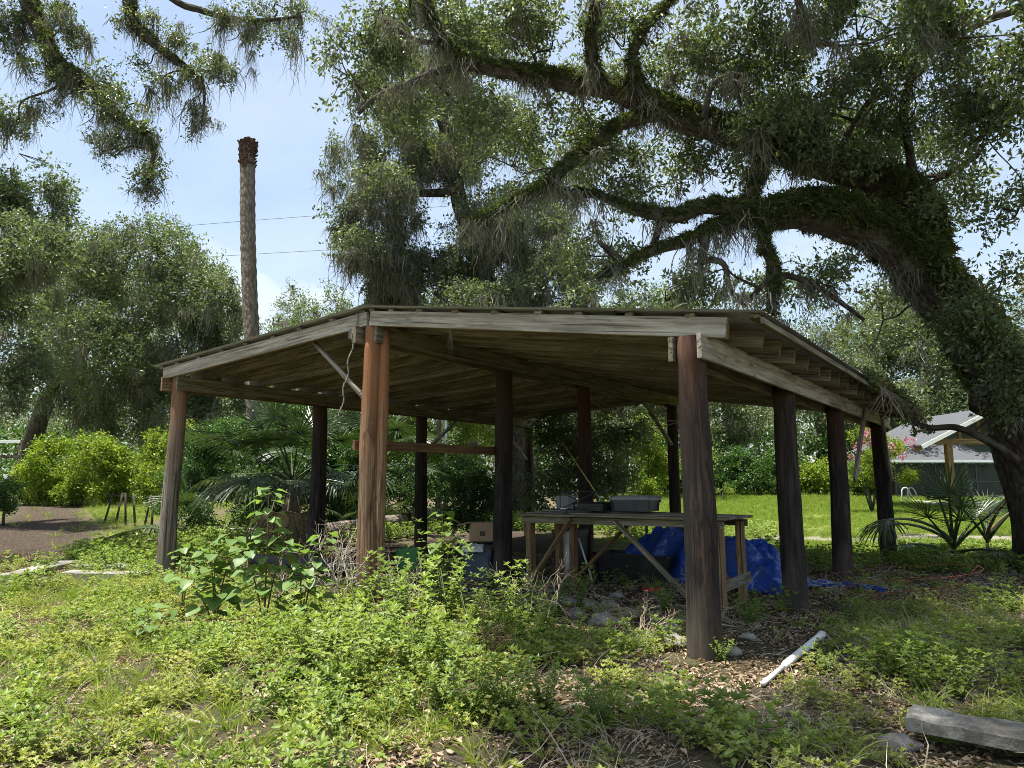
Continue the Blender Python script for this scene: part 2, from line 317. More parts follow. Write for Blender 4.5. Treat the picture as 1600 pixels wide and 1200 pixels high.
vv = tt.nodes.new('ShaderNodeTexVoronoi'); vv.feature = 'DISTANCE_TO_EDGE'; vv.inputs['Scale'].default_value = 3.2; wv = noise_n(tt, 2.5, coord(tt), 4, .6)
ws = tt.nodes.new('ShaderNodeMix'); ws.data_type = 'VECTOR'; ws.inputs[0].default_value = .35; tt.links.new(coord(tt), ws.inputs[4]); tt.links.new(tt.nodes.new('ShaderNodeTexNoise').outputs['Color'], ws.inputs[5]); tt.links.new(ws.outputs[1], vv.inputs['Vector'])
sm = tt.nodes.new('ShaderNodeMath'); sm.operation = 'ADD'; tt.links.new(vv.outputs['Distance'], sm.inputs[0]); tt.links.new(wv, sm.inputs[1]); bump(tt, tb, sm.outputs[0], 0.55, 0.10); tb.inputs['Roughness'].default_value = .24
M['black_plastic'] = plain_mat('black_plastic', (.018, .018, .02), 0.45, 0.3, 7, 0.4, 0, 0.1, (.06, .055, .045), 0.62)
M['gray_plastic'] = plain_mat('grey_plastic', (.045, .05, .055), 0.5, 0.15, 6, 0.4, 0, 0.0, (.09, .08, .065), 0.6)
M['pale_plastic'] = plain_mat('pale_plastic', (.20, .21, .215), 0.5, 0.12, 6, 0.4, 0, 0.0, (.25, .23, .2), 0.6)
M['navy_plastic'] = plain_mat('navy_plastic', (.045, .065, .095), 0.5, 0.2, 6, 0.4, 0, 0.0, (.07, .065, .055), 0.62)
M['green_plastic'] = plain_mat('green_plastic', (.06, .22, .06), 0.5, 0.2, 6, 0.4, 0, 0, (.06, .09, .04), 0.6)
M['red_plastic'] = plain_mat('red_plastic', (.42, .035, .03), 0.5, 0.2, 6, 0.4)
M['cardboard'] = plain_mat('cardboard', (.40, .27, .165), 0.9, 0.12, 5, 0.15)
M['ink'] = plain_mat('dark_print', (.10, .07, .05), 0.9, 0.1, 5, 0.1)
M['cloth'] = plain_mat('pale_cloth', (.55, .54, .51), 0.95, 0.15, 9, 0.1, 0, 0.5)
M['wire'] = plain_mat('dark_wire', (.04, .04, .042), 0.6, 0.2, 5, 0.3)
M['cable'] = plain_mat('grey_cable', (.22, .20, .17), 0.8, 0.2, 5, 0.2)
M['steel'] = plain_mat('pale_steel', (.62, .63, .63), 0.35, 0.1, 5, 0.5, 0.5)
M['shingle'] = plain_mat('grey_shingle', (.085, .088, .095), 0.95, 0.2, 14, 0.15)
M['weed_stem'] = plain_mat('weed_stem', (.10, .13, .05), .8, .3, 9, .2)
M['vine_stem'] = plain_mat('vine_stem', (.20, .165, .125), .9, .35, 9, .15)
M['white_paint'] = plain_mat('white_paint', (.74, .74, .72), 0.6, 0.05, 5, 0.3)
M['yellow_rope'] = plain_mat('yellow_rope', (.48, .40, .11), 0.9, 0.15, 12, 0.1)
M['frame_dark'] = plain_mat('bronze_frame', (.06, .055, .05), 0.5, 0.2, 5, 0.3)
m, t, b, out = new_mat('insect_screen'); b.inputs['Base Color'].default_value = (.045, .05, .05, 1); b.inputs['Roughness'].default_value = 0.8
tp = t.nodes.new('ShaderNodeBsdfTransparent'); mx = t.nodes.new('ShaderNodeMixShader'); mx.inputs[0].default_value = 0.45
t.links.new(b.outputs[0], mx.inputs[1]); t.links.new(tp.outputs[0], mx.inputs[2]); t.links.new(mx.outputs[0], out.inputs[0]); M['screen'] = m
m, t, b, out = new_mat('pool_water'); b.inputs['Base Color'].default_value = (.05, .30, .36, 1); b.inputs['Roughness'].default_value = 0.08; bump(t, b, noise_n(t, 4, coord(t), 3), 0.15, 0.03); M['water'] = m
# ground: soil, litter and grass by zone attribute
m, t, b, out = new_mat('ground_soil'); oc = coord(t); z = gattr(t, 'zone'); sp = t.nodes.new('ShaderNodeSeparateColor'); t.links.new(z.outputs['Color'], sp.inputs[0])
nA = noise_n(t, 14, oc, 8, 0.75); nB = noise_n(t, 1.3, oc, 6, 0.65, None, 0.4); nC = noise_n(t, 60, oc, 4, 0.7)
soil = ramp(t, [(.055, .042, .030), (.125, .097, .070), (.21, .165, .12), (.33, .275, .21)], nA, [0.28, 0.45, 0.58, 0.75])
green = ramp(t, [(.06, .085, .02), (.12, .16, .035), (.19, .23, .05)], nC, [0.3, 0.5, 0.7])
veg = ramp(t, [(0, 0, 0), (1, 1, 1)], nB, [0.42, 0.60])
c = mixc(t, mixc(t, 0.45, (0, 0, 0), veg), soil, green)
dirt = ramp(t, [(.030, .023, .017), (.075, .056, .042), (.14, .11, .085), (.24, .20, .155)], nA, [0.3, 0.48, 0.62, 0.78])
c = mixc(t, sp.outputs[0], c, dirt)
lawn = ramp(t, [(.10, .12, .035), (.17, .21, .045), (.23, .24, .08), (.32, .28, .17)], noise_n(t, 0.9, oc, 8, 0.75), [0.3, 0.48, 0.58, 0.7]); c = mixc(t, sp.outputs[2], c, lawn)
sand = ramp(t, [(.22, .19, .15), (.38, .34, .28), (.48, .44, .37)], nA, [0.3, 0.5, 0.7]); c = mixc(t, sp.outputs[1], c, sand)
t.links.new(c, b.inputs['Base Color']); b.inputs['Roughness'].default_value = 1.0; b.inputs['Specular IOR Level'].default_value = 0.1
bump(t, b, noise_n(t, 26, oc, 8, 0.8), 1.0, 0.09); M['ground'] = m
# ------------------------------------------------------------------ the ground
def sstep(a, b, x): t = np.clip((np.asarray(x, float) - a) / (b - a), 0, 1); return t * t * (3 - 2 * t)
def seg_dist(x, y, pts):
    d = np.full(np.shape(x), 1e9)
    for (x0, y0), (x1, y1) in zip(pts[:-1], pts[1:]):
        vx, vy = x1 - x0, y1 - y0; t = np.clip(((x - x0) * vx + (y - y0) * vy) / (vx * vx + vy * vy), 0, 1)
        d = np.minimum(d, np.hypot(x - x0 - t * vx, y - y0 - t * vy))
    return d
PATH = [(-7.9, 8.5), (-9.3, 12.6), (-11.5, 16.8), (-14.8, 23), (-21, 33), (-30, 44)]
def zones(x, y):
    x = np.asarray(x, float); y = np.asarray(y, float); s, b = to_shed(x, y)
    wob = 0.35 * np.sin(x * 2.1 + 1.3 * np.sin(y * 1.7)) + 0.25 * np.sin(y * 3.3 + x)
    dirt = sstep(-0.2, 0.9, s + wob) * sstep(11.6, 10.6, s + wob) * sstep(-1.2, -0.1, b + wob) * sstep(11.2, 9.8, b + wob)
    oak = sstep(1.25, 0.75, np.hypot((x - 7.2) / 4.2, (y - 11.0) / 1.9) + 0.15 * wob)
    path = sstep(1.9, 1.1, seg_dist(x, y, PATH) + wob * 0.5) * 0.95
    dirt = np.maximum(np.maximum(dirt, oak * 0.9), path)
    sand = sstep(1.0, 0.35, np.abs(y - 19.6 - 0.05 * (x - 8) + 0.6 * wob)) * sstep(4.5, 6.5, x) * sstep(15, 13, x) * 0.85
    lawn = sstep(14.5, 16.5, y + wob) * sstep(1.0, 4.0, x - 0.1 * (y - 16)) + sstep(23, 27, y + wob) * sstep(-12, -14.5, x) * sstep(1.2, 2.2, seg_dist(x, y, PATH))
    return dirt, sand, np.clip(lawn, 0, 1) * (1 - 0.8 * sand)
xs = np.unique(np.concatenate([np.linspace(-400, -60, 12), np.linspace(-60, -14, 60), np.linspace(-14, 14, 210), np.linspace(14, 60, 60), np.linspace(60, 400, 12)]))
ys = np.unique(np.concatenate([np.linspace(-60, 2, 20), np.linspace(2, 26, 180), np.linspace(26, 60, 60), np.linspace(60, 900, 20)]))
X, Y = np.meshgrid(xs, ys); Z = gz(X, Y)
nx, ny = len(xs), len(ys); ii = np.arange(nx * ny).reshape(ny, nx)
quads = np.stack([ii[:-1, :-1], ii[:-1, 1:], ii[1:, 1:], ii[1:, :-1]], -1).reshape(-1, 4)
me = np_mesh('ground', np.stack([X, Y, Z], -1).reshape(-1, 3), quads, M['ground']); me.shade_smooth()
za = me.attributes.new('zone', 'FLOAT_COLOR', 'POINT'); zd, zs_, zl = zones(X, Y)
za.data.foreach_set('color', np.stack([zd, zs_, zl, np.ones_like(zd)], -1).astype(np.float32).ravel())
go_ = bpy.data.objects.new('ground', me); COL.objects.link(go_); tag(go_, 'weedy yard ground of soil and leaf litter', 'ground', None, 'structure')
def gp(u, v, dz=0.0): p = G(u, v); return np.array([p[0], p[1], float(gz(p[0], p[1])) + dz])
def onground(x, y, dz=0.0): return np.array([x, y, float(gz(x, y)) + dz])

# ------------------------------------------------------------------ the pole barn
def rb(b):                            # underside of the rafters over shed width b
    return 2.97 + 0.68 * b / 4.44 if b <= 4.44 else 3.65 - 0.28 * (b - 4.44) / 4.78
RH, PH = 0.185, 0.036
barn = empty('pole_barn', W(0, 4.6, 0), 'open pole barn with round timber posts and corrugated metal gable roof', 'barn')
POSTS = [  # s, b, radius, material, lean x, lean y
    (0.0, 0.0, .148, 'post_red', -.02, .0), (3.15, 0, .145, 'post_shaded', -.02, 0), (6.15, 0, .145, 'post_red', .0, 0), (10.35, 0, .155, 'post_shaded', -.03, 0),
    (0.05, 4.44, .130, 'post_tan', .02, 0), (2.98, 4.44, .150, 'post_shaded', 0, 0), (5.64, 4.44, .140, 'post_red', 0, 0), (9.94, 4.44, .135, 'post_shaded', 0, 0),
    (0.08, 9.22, .135, 'post_gray', .04, 0), (3.12, 9.22, .155, 'post_shaded', 0, 0), (6.18, 9.22, .145, 'post_shaded', 0, 0), (10.7, 9.22, .130, 'post_red', 0, 0)]
for k, (s, b, r, mt, lx, ly) in enumerate(POSTS):
    top = rb(b); base = W(s, b, 0); g0 = float(gz(base[0], base[1]))
    pts = []; rr = []
    for i in range(13):
        q = i / 12; z = (g0 - 0.25) + (top - g0 + 0.25) * q
        pts.append(base + np.array([-lx * (1 - q) + 0.012 * math.sin(q * 5 + k * 2), ly * (1 - q) + 0.01 * math.sin(q * 7 + k), z])); rr.append(r * (1.08 - 0.18 * q))
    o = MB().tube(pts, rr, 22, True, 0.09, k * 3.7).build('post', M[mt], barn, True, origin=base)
    if k in (0, 4, 8): o['label'] = {0: 'dark reddish corner post with charred streaks', 4: 'reddish tan split post under the gable peak', 8: 'grey weathered corner post'}[k]
# split half-pole spiked beside the gable post
p0 = W(0.12, 4.325, -0.2); MB().tube([p0 + UP * z + np.array([0.02 * z / 4, 0, 0]) for z in np.linspace(0, 3.8, 9)], .075, 14, True, .1, 9).build('post', M['post_tan'], barn, True, origin=p0)
# paired eave and ridge beams, each side of the posts
def beam_line(b, off, s0, s1, mt, h=0.235, w=0.045, sag=0.0):
    cuts = [s0] + [c for c in (3.1, 6.2) if s0 < c < s1] + [s1]
    for a, c in zip(cuts[:-1], cuts[1:]):
        z = rb(b) - h / 2 - 0.004
        MB().beam(W(a + 0.002, b + off, z - sag * math.sin(a)), W(c - 0.002, b + off, z - sag * math.sin(c)), w, h, jit=0.004).build('beam', M[mt], barn)
for b, r in ((0, .135), (4.44, .125), (9.22, .13)):
    beam_line(b, -r - 0.022, -0.22 if b < 1 else -0.06, 10.75, 'wood_fascia' if b < 1 else 'wood_green')
    beam_line(b, r + 0.022, -0.16, 10.75, 'wood_green' if b < 9 else 'wood_tan')
# rafters: ridge to eave, both slopes
def rafter_mesh(b0, b1, mt, nm):
    zl0 = rb(b0 + 1e-6 if b0 > 4 else b0); zl1 = rb(b1)
    o = W(0, b0, 0); p = W(0, b0, zl0 + RH / 2 + .002); q = W(0, b1, zl1 + RH / 2 + .002)
    return MB().beam(p, q, 0.042, RH, jit=0.003).mesh(nm, M[mt], o), o
RS = np.linspace(0.55, 10.5, 18)
for (b0, b1) in ((4.44 - .024, -0.52), (4.44 + .024, 9.58)):
    vs_ = [rafter_mesh(b0, b1, mt, 'rafter') for mt in ('wood_green', 'wood_green', 'wood_gray')]
    for k, s in enumerate(RS):
        me_, o_ = vs_[k % 3]; s2 = s + random.uniform(-.05, .05)
        share('rafter', me_, o_ + AX * s2 + UP * random.uniform(-.002, .0), barn)
# pale gable boards on the front
for (b0, b1, lab) in ((4.40, -0.36, None), (4.46, 9.52, None)):
    p = W(-0.045, b0, rb(b0 if b0 < 4.44 else 4.4401) + RH / 2 + .003); q = W(-0.045, b1, rb(b1) + RH / 2 + .003)
    MB().beam(p, q, 0.044, RH + 0.01, jit=0.004).build('gable_board', M['wood_fascia'], barn)
    p = p + AX * 0.05; q = q + AX * 0.05 - UP * 0.006
    MB().beam(p, q, 0.040, RH, jit=0.002).build('rafter', M['wood_tan'], barn)
# purlins
def purlin(b, mt):
    z = rb(b) + RH + PH / 2 + 0.006
    MB().beam(W(-0.06 - random.uniform(0, .03), b, z), W(10.62, b, z), 0.095, PH, jit=0.002).build('purlin', M[mt], barn)
PUR_R = [-0.62, -0.02, 0.62, 1.22, 1.72, 2.32, 2.92, 3.52, 4.02, 4.36]; PUR_L = [4.55, 5.15, 5.85, 6.5, 7.15, 7.8, 8.45, 9.1, 9.58]
for b in PUR_R + PUR_L: purlin(b, 'wood_gray' if random.random() < .25 else 'wood_green')
# eave board hung under the metal on the right slope
MB().beam(W(-0.10, -0.70, rb(-.70) + RH - .02), W(10.6, -0.72, rb(-.72) + RH - .03), 0.03, 0.06, jit=.006).build('eave_board', M['wood_green'], barn)
# corrugated sheets
def sheet_mesh(b0, b1, wid, nm):
    nc = 24; vs_ = []; fs_ = []; o = W(0, b0, 0)
    for i in range(nc + 1):
        s = wid * i / nc; dz = 0.011 * math.cos(i * math.pi / 1.5)
        for j in range(4):
            b = b0 + (b1 - b0) * j / 3
            vs_.append(W(s, b, rb(b if b1 < b0 else max(b, 4.4401)) + RH + PH + 0.021 + dz))
    for i in range(nc):
        for j in range(3): fs_.append((i*4 + j, i*4 + j + 1, i*4 + j + 5, i*4 + j + 4))
    m_ = MB(); m_.add(vs_, fs_); return m_.mesh(nm, M['metal_roof'], o), o
for (b0, b1) in ((4.44, -0.74), (4.441, 9.72)):
    me_, o_ = sheet_mesh(b0, b1, 0.86, 'roof_sheet')
    for k in range(13):
        share('roof_sheet', me_, o_ + AX * (-0.16 + 0.826 * k) + UP * (0.0035 * (k % 2)), barn)
# ridge cap
rc = MB(); zt = rb(4.44) + RH + PH + 0.04
vs_ = []
for i in range(7):
    s = -0.15 + 10.85 * i / 6
    for db, dz in ((-.2, -.026), (0, .012), (.2, -.008)): vs_.append(W(s, 4.44 + db, zt + dz))
rc.add(vs_, [(i*3 + j, i*3 + j + 1, i*3 + j + 4, i*3 + j + 3) for i in range(6) for j in range(2)]); rc.build('ridge_cap', M['metal_roof'], barn)
# braces and rail
def plank(p, q, w, h, mt, nm='brace', up=(0, 0, 1)): return MB().beam(p, q, w, h, up, 0.003).build(nm, M[mt], barn)
pA = D(478, 521, 10.45); pB = D(578, 631, 9.32)
MB().tube([pA, (pA + pB) / 2, pB], [.032, .034, .036], 12).build('brace', M['wood_gray'], barn, True)
plank(W(-0.1, 4.60, 2.07), W(3.25, 4.60, 2.10), 0.04, 0.13, 'wood_brown', 'rail')
plank(W(7.45, 9.22, 3.12), W(6.36, 9.22, 2.35), 0.09, 0.05, 'wood_gray'); plank(W(9.5, 9.22, 3.12), W(10.62, 9.22, 2.2), 0.09, 0.05, 'wood_gray')
plank(W(8.35, 4.44, 3.40), W(9.86, 4.44, 2.45), 0.09, 0.05, 'wood_gray')
plank(W(7.75, -0.2, 2.90), W(6.38, -0.2, 1.62), 0.045, 0.13, 'wood_gray'); plank(W(9.55, -0.2, 2.9), W(10.3, -0.2, 1.62), 0.045, 0.13, 'wood_gray')
MB().box(W(-0.03, 4.70, rb(4.44) - 0.08), 0.12, 0.16, 0.14, math.atan2(AX[1], AX[0])).build('block', M['wood_gray'], barn)
# ------------------------------------------------------------------ leaf, twig and tuft prototypes (instanced as stuff)
def leaves_mesh(name, mat, C, Dr, Nn, Ln, Wd, fold=0.25, curl=0.0):
    """rhombic folded leaves: centre-base C, direction Dr, normal Nn, length, width arrays"""
    Dr = Dr / np.linalg.norm(Dr, axis=1)[:, None]; S = np.cross(Dr, Nn); S /= np.maximum(np.linalg.norm(S, axis=1)[:, None], 1e-6); U = np.cross(S, Dr)
    Ln = Ln[:, None]; Wd = Wd[:, None]
    v0 = C; v1 = C + Dr * Ln * .45 + S * Wd * .5 + U * Wd * fold; v2 = C + Dr * Ln - U * Ln * curl; v3 = C + Dr * Ln * .45 - S * Wd * .5 + U * Wd * fold
    V = np.stack([v0, v1, v2, v3], 1).reshape(-1, 3); n = len(C); base = np.arange(n)[:, None] * 4
    Fq = np.concatenate([base + np.array([[0, 1, 2]]), base + np.array([[0, 2, 3]])], 1).reshape(-1, 3)
    return np_mesh(name, V, Fq, mat)
def rdir(n, up=0.0):
    d = rng.normal(0, 1, (n, 3)); d[:, 2] += up; return d / np.linalg.norm(d, axis=1)[:, None]
def clump(name, mat, n, R, ln, wd, droop=0.0, flat=0.75):
    # leaves gathered on a few short sprays so that the clump has its own gaps
    k = 9; tips = rdir(k) * R * rng.uniform(.35, 1, (k, 1)); tips[:, 2] *= flat
    w = rng.integers(0, k, n); t = rng.uniform(.35, 1.08, n)[:, None]
    C = tips[w] * t + rng.normal(0, R * .11, (n, 3)); Dr = tips[w] / np.linalg.norm(tips[w], axis=1)[:, None] * .6 + rdir(n) * .9; Dr[:, 2] -= droop
    L_ = rng.uniform(.7, 1.3, n) * ln
    return leaves_mesh(name, mat, C, Dr, rdir(n, .9), L_, L_ * wd / ln * rng.uniform(.8, 1.2, n), .18, .12)
OAK = [clump('oak_spray', M['oak_leaf'], 50, .46, .088, .040, .15) for _ in range(5)]
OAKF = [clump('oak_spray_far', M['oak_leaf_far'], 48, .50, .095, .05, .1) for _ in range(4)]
HEDGE = [clump('hedge_spray', M['hedge_leaf'], 70, .40, .085, .05, 0) for _ in range(4)]
SHRUB = [clump('shrub_spray', M['shrub_leaf'], 70, .40, .09, .045, 0.1) for _ in range(4)]
FLOWER = [clump('flower_spray', M['flower'], 40, .16, .05, .05, 0) for _ in range(2)]
IVY = [clump('ivy_spray', M['fern'], 26, .20, .075, .065, .3, .5) for _ in range(3)]
def ribbons(name, mat, starts, dirs, lens, width, segs=4, droop=1.0, wob=0.05, taper=True):
    n = len(starts); P = np.zeros((n, segs + 1, 3)); P[:, 0] = starts; d = dirs.copy()
    for i in range(segs):
        d = d + np.array([0, 0, -1.0]) * droop / segs + rng.normal(0, wob, (n, 3)); d /= np.linalg.norm(d, axis=1)[:, None]
        P[:, i + 1] = P[:, i] + d * (lens / segs)[:, None]
    side = rdir(n); side[:, 2] *= .2; side /= np.linalg.norm(side, axis=1)[:, None]
    V = np.zeros((n, segs + 1, 2, 3)); w = np.broadcast_to(np.asarray(width, float), (n,))
    for i in range(segs + 1):
        q = (1 - (i / segs) ** 1.5 * .92) if taper else 1
        tg = P[:, min(i + 1, segs)] - P[:, max(i - 1, 0)]; s = np.cross(tg, side); s /= np.maximum(np.linalg.norm(s, axis=1)[:, None], 1e-6)
        V[:, i, 0] = P[:, i] + s * (w * .5 * q)[:, None]; V[:, i, 1] = P[:, i] - s * (w * .5 * q)[:, None]
    b = (np.arange(n) * (segs + 1) * 2)[:, None, None] + (np.arange(segs) * 2)[None, :, None]
    Fq = (b + np.array([0, 1, 3, 2])[None, None, :]).reshape(-1, 4)
    return np_mesh(name, V.reshape(-1, 3), Fq, mat)
def moss_proto(L_, n=40, r=.10):
    st = rng.normal(0, r, (n, 3)); st[:, 2] = np.abs(st[:, 2]) * .3
    return ribbons('moss_strand', M['moss'], st, rdir(n) * .35 + np.array([0, 0, -.9]), rng.uniform(.25, 1, n) ** 1.3 * L_, rng.uniform(.012, .030, n), 8, 2.4, .34)
MOSS = [moss_proto(.75), moss_proto(1.05, 46, .09), moss_proto(.6, 40, .13), moss_proto(1.5, 50, .08)]
def tuft(name, mat, n, r, lo, hi, w, lean=.7, droop=1.0, segs=4):
    a = rng.uniform(0, 6.283, n); st = np.stack([np.cos(a) * r * rng.uniform(0, 1, n), np.sin(a) * r * rng.uniform(0, 1, n), np.full(n, -.01)], 1)
    d = np.stack([np.cos(a) * lean * rng.uniform(.2, 1, n), np.sin(a) * lean * rng.uniform(.2, 1, n), np.ones(n)], 1); d /= np.linalg.norm(d, axis=1)[:, None]
    return ribbons(name, mat, st, d, rng.uniform(lo, hi, n), rng.uniform(.6, 1.2, n) * w, segs, droop, .06)
FERN = [tuft('fern_tuft', M['fern'], 22, .05, .10, .24, .035, 1.3, 1.2) for _ in range(3)]
GRASS = [tuft('grass_tuft', M['grass'], 22, .05, .10, .34, .009, .8, 1.1) for _ in range(4)]
TALLG = [tuft('tall_grass_tuft', M['grass'], 18, .05, .3, .6, .012, .6, 1.1) for _ in range(3)]
LAWN = [tuft('lawn_tuft', M['lawn_blade'], 40, .16, .05, .13, .010, .7, .8, 2) for _ in range(3)]
DRYG = [tuft('dry_grass_tuft', M['dry_stem'], 14, .09, .12, .42, .006, 1.3, .8) for _ in range(3)]
def weed_proto(name, mat, stems, h, leaf, wl, per, spread):
    C = []; Dr = []; Ln = []
    for k in range(stems):
        a = rng.uniform(0, 6.283); tip = np.array([math.cos(a) * spread * rng.uniform(.1, 1), math.sin(a) * spread * rng.uniform(.1, 1), h * rng.uniform(.55, 1)])
        mid = tip * np.array([.35, .35, .6])
        for j in range(per):
            q = (j + 1) / per; p = (1 - q) ** 2 * 0 + 2 * q * (1 - q) * mid + q * q * tip; aa = j * 2.4 + a
            for w in (0, math.pi):
                C.append(p); Dr.append([math.cos(aa + w), math.sin(aa + w), rng.uniform(.0, .6)]); Ln.append(leaf * rng.uniform(.6, 1.2) * (1.1 - .5 * q))
        for w in range(4): C.append(tip); Dr.append([math.cos(w * 1.6), math.sin(w * 1.6), 1.2]); Ln.append(leaf * .7)
    C = np.array(C); Dr = np.array(Dr); Ln = np.array(Ln)
    Nn = np.tile([0, 0, 1.0], (len(C), 1)) + rng.normal(0, .35, (len(C), 3))
    return leaves_mesh(name, mat, C, Dr, Nn, Ln, Ln * wl, .15, .22)
COVER = [weed_proto('cover_weed', M['cover_leaf'], 7, .13, .042, .62, 3, .14) for _ in range(5)]
LOWW = [weed_proto('low_weed', M['weed_leaf'], 7, .24, .062, .5, 4, .16) for _ in range(5)]
DRYL = [leaves_mesh('fallen_leaf', M['dry'], rng.uniform(-.12, .12, (14, 3)) * np.array([1, 1, .06]) + np.array([0, 0, .012]), rdir(14) * np.array([1, 1, .25]), np.tile([0, 0, 1.0], (14, 1)) + rng.normal(0, .3, (14, 3)), rng.uniform(.035, .08, 14), rng.uniform(.015, .035, 14), .35, .2) for _ in range(4)]
TWIG = [ribbons('fallen_twig', M['dry_stem'], rng.uniform(-.15, .15, (5, 3)) * np.array([1, 1, .05]) + np.array([0, 0, .02]), rdir(5) * np.array([1, 1, .12]), rng.uniform(.1, .4, 5), .007, 4, 0.1, .2) for _ in range(3)]

# ------------------------------------------------------------------ trees
def smooth_path(pts, n):
    P = np.array(pts, float); m = len(P); out_ = []
    for q in np.linspace(0, m - 1, n):
        i = min(int(q), m - 2); t = q - i
        p0, p1, p2, p3 = P[max(i-1, 0)], P[i], P[i+1], P[min(i+2, m-1)]
        out_.append(.5 * ((2*p1) + (p2 - p0) * t + (2*p0 - 5*p1 + 4*p2 - p3) * t*t + (3*p1 - p0 - 3*p2 + p3) * t**3))
    return np.array(out_)
def limb_px(spec, d0, d1):            # [(u,v,rpx)] traced, depth eased from d0 to d1 -> [(x,y,z,r)]
    r = []
    for i, (u, v, rp) in enumerate(spec):
        d = d0 + (d1 - d0) * i / (len(spec) - 1); p = D(u, v, d); r.append((*p, rp * d / F_PX))
    return r
class Tree:
    def __init__(self, name, base, label, cat='tree', group=None, bark='bark'):
        self.root = empty(name, base, label, cat, group); self.bark = bark; self.limbs = []; self.mb = MB(); self.tw = MB(); self.foliage = []; self.seed = random.uniform(0, 90)
    def limb(self, pts4, seg=7, sides=14, bmp=.16, part=None):
        P = smooth_path(pts4, max(3, (len(pts4) - 1) * seg + 1)); self.limbs.append(P)
        mbx = part or self.mb; mbx.tube(P[:, :3], np.maximum(P[:, 3], .004), sides, True, bmp, self.seed); return P
    def nearest(self, c, below=True):
        best = None; bd = 1e9
        for P in self.limbs:
            d = np.linalg.norm(P[:, :3] - c, axis=1) + (np.maximum(P[:, 2] - c[2], 0) * .6 if below else 0) + (P[:, 3] < .02) * .6
            i = int(np.argmin(d))
            if d[i] < bd: bd = d[i]; best = (P[i, :3], P[i, 3])
        return best
    def cluster(self, c, R, n, scl=(.8, 1.25), gap=.0, branch=True, twigs=4, freq=.9):
        c = np.asarray(c, float); R = np.asarray(R, float)
        pts = []; tries = 0
        while len(pts) < n and tries < n * 12:
            tries += 1; d = rdir(1)[0] * (rng.uniform(0, 1) ** (1 / 2.4)); p = c + d * R
            if mnoise.noise(Vector(p * freq + self.seed)) + .25 * mnoise.noise(Vector(p * freq * 2.7)) > gap: pts.append(p)
        if not pts: return
        pts = np.array(pts); self.foliage.append((pts, rng.uniform(*scl, len(pts))))
        if branch:
            q, r = self.nearest(c); ln = np.linalg.norm(c - q)
            if ln > .15:
                m1 = q + (c - q) * .35 + np.array([rng.normal(0, .12), rng.normal(0, .12), .10]) * ln; m2 = q + (c - q) * .7 + rng.normal(0, .10, 3) * ln
                r0 = min(r * .6, .012 + .018 * ln); self.limb([(*q, r0), (*m1, r0 * .75), (*m2, r0 * .5), (*c, r0 * .3)], 4, 7, .1, self.tw)
            for k in range(twigs):
                e = pts[rng.integers(len(pts))]; m_ = c + (e - c) * .5 + rng.normal(0, .12, 3) * np.linalg.norm(e - c)
                self.tw.tube(smooth_path([c, m_, e], 6), np.linspace(.016, .005, 6), 5, False)
    def finish(self, protos, key, moss=0.0, mscl=(.7, 1.3), smooth=True):
        if self.mb.v: self.mb.build('trunk', M[self.bark], self.root, smooth)
        if self.tw.v: self.tw.build('branch', M[self.bark], self.root, smooth, 'stuff')
        if not self.foliage: return self.root
        P = np.concatenate([a for a, b in self.foliage]); S = np.concatenate([b for a, b in self.foliage]); n = len(P)
        scatter('crown', key, protos, P, rand_rot(n, .5), S, self.root)
        if moss > 0:
            pick = rng.random(n) < moss; Q = P[pick] + rng.normal(0, .1, (pick.sum(), 3))
            if len(Q): sc_ = rng.uniform(*mscl, len(Q)); scatter('hanging_moss', 'moss', MOSS, Q, rand_rot(len(Q), .06), np.stack([sc_, sc_, sc_ * rng.uniform(.7, 1.5, len(Q))], 1), self.root)
        return self.root
# ------------------------------------------------------------------ the great live oak
oak = Tree('live_oak', onground(9.7, 13.0), 'huge live oak with arching fern-covered limbs reaching over the barn roof', 'tree')
trunk = [(*D(1668, 930, 13.0), .92), (*D(1660, 860, 13.0), .80), (*D(1640, 750, 13.0), .72), (*D(1603, 650, 12.9), .62), (*D(1548, 560, 12.7), .50), (*D(1492, 482, 12.5), .44), (*D(1432, 412, 12.3), .46)]
limbA = [(*D(1432, 412, 12.3), .46), (*D(1375, 362, 12.1), .42), (*D(1310, 338, 11.9), .38), (*D(1250, 330, 11.7), .33), (*D(1205, 335, 11.5), .25), (*D(1165, 338, 11.4), .15)]
oak.limb(trunk, 8, 28, .22); PA = oak.limb(limbA, 8, 22, .18)
limbB = limb_px([(1450, 400, 34), (1432, 330, 33), (1398, 292, 30), (1330, 270, 27), (1250, 243, 25), (1165, 212, 23), (1090, 188, 22), (1020, 163, 21), (950, 138, 18), (880, 126, 16), (800, 112, 13), (740, 100, 11), (700, 72, 9), (672, 20, 7), (650, -50, 6)], 12.4, 11.0)
PB = oak.limb(limbB, 6, 20, .18)
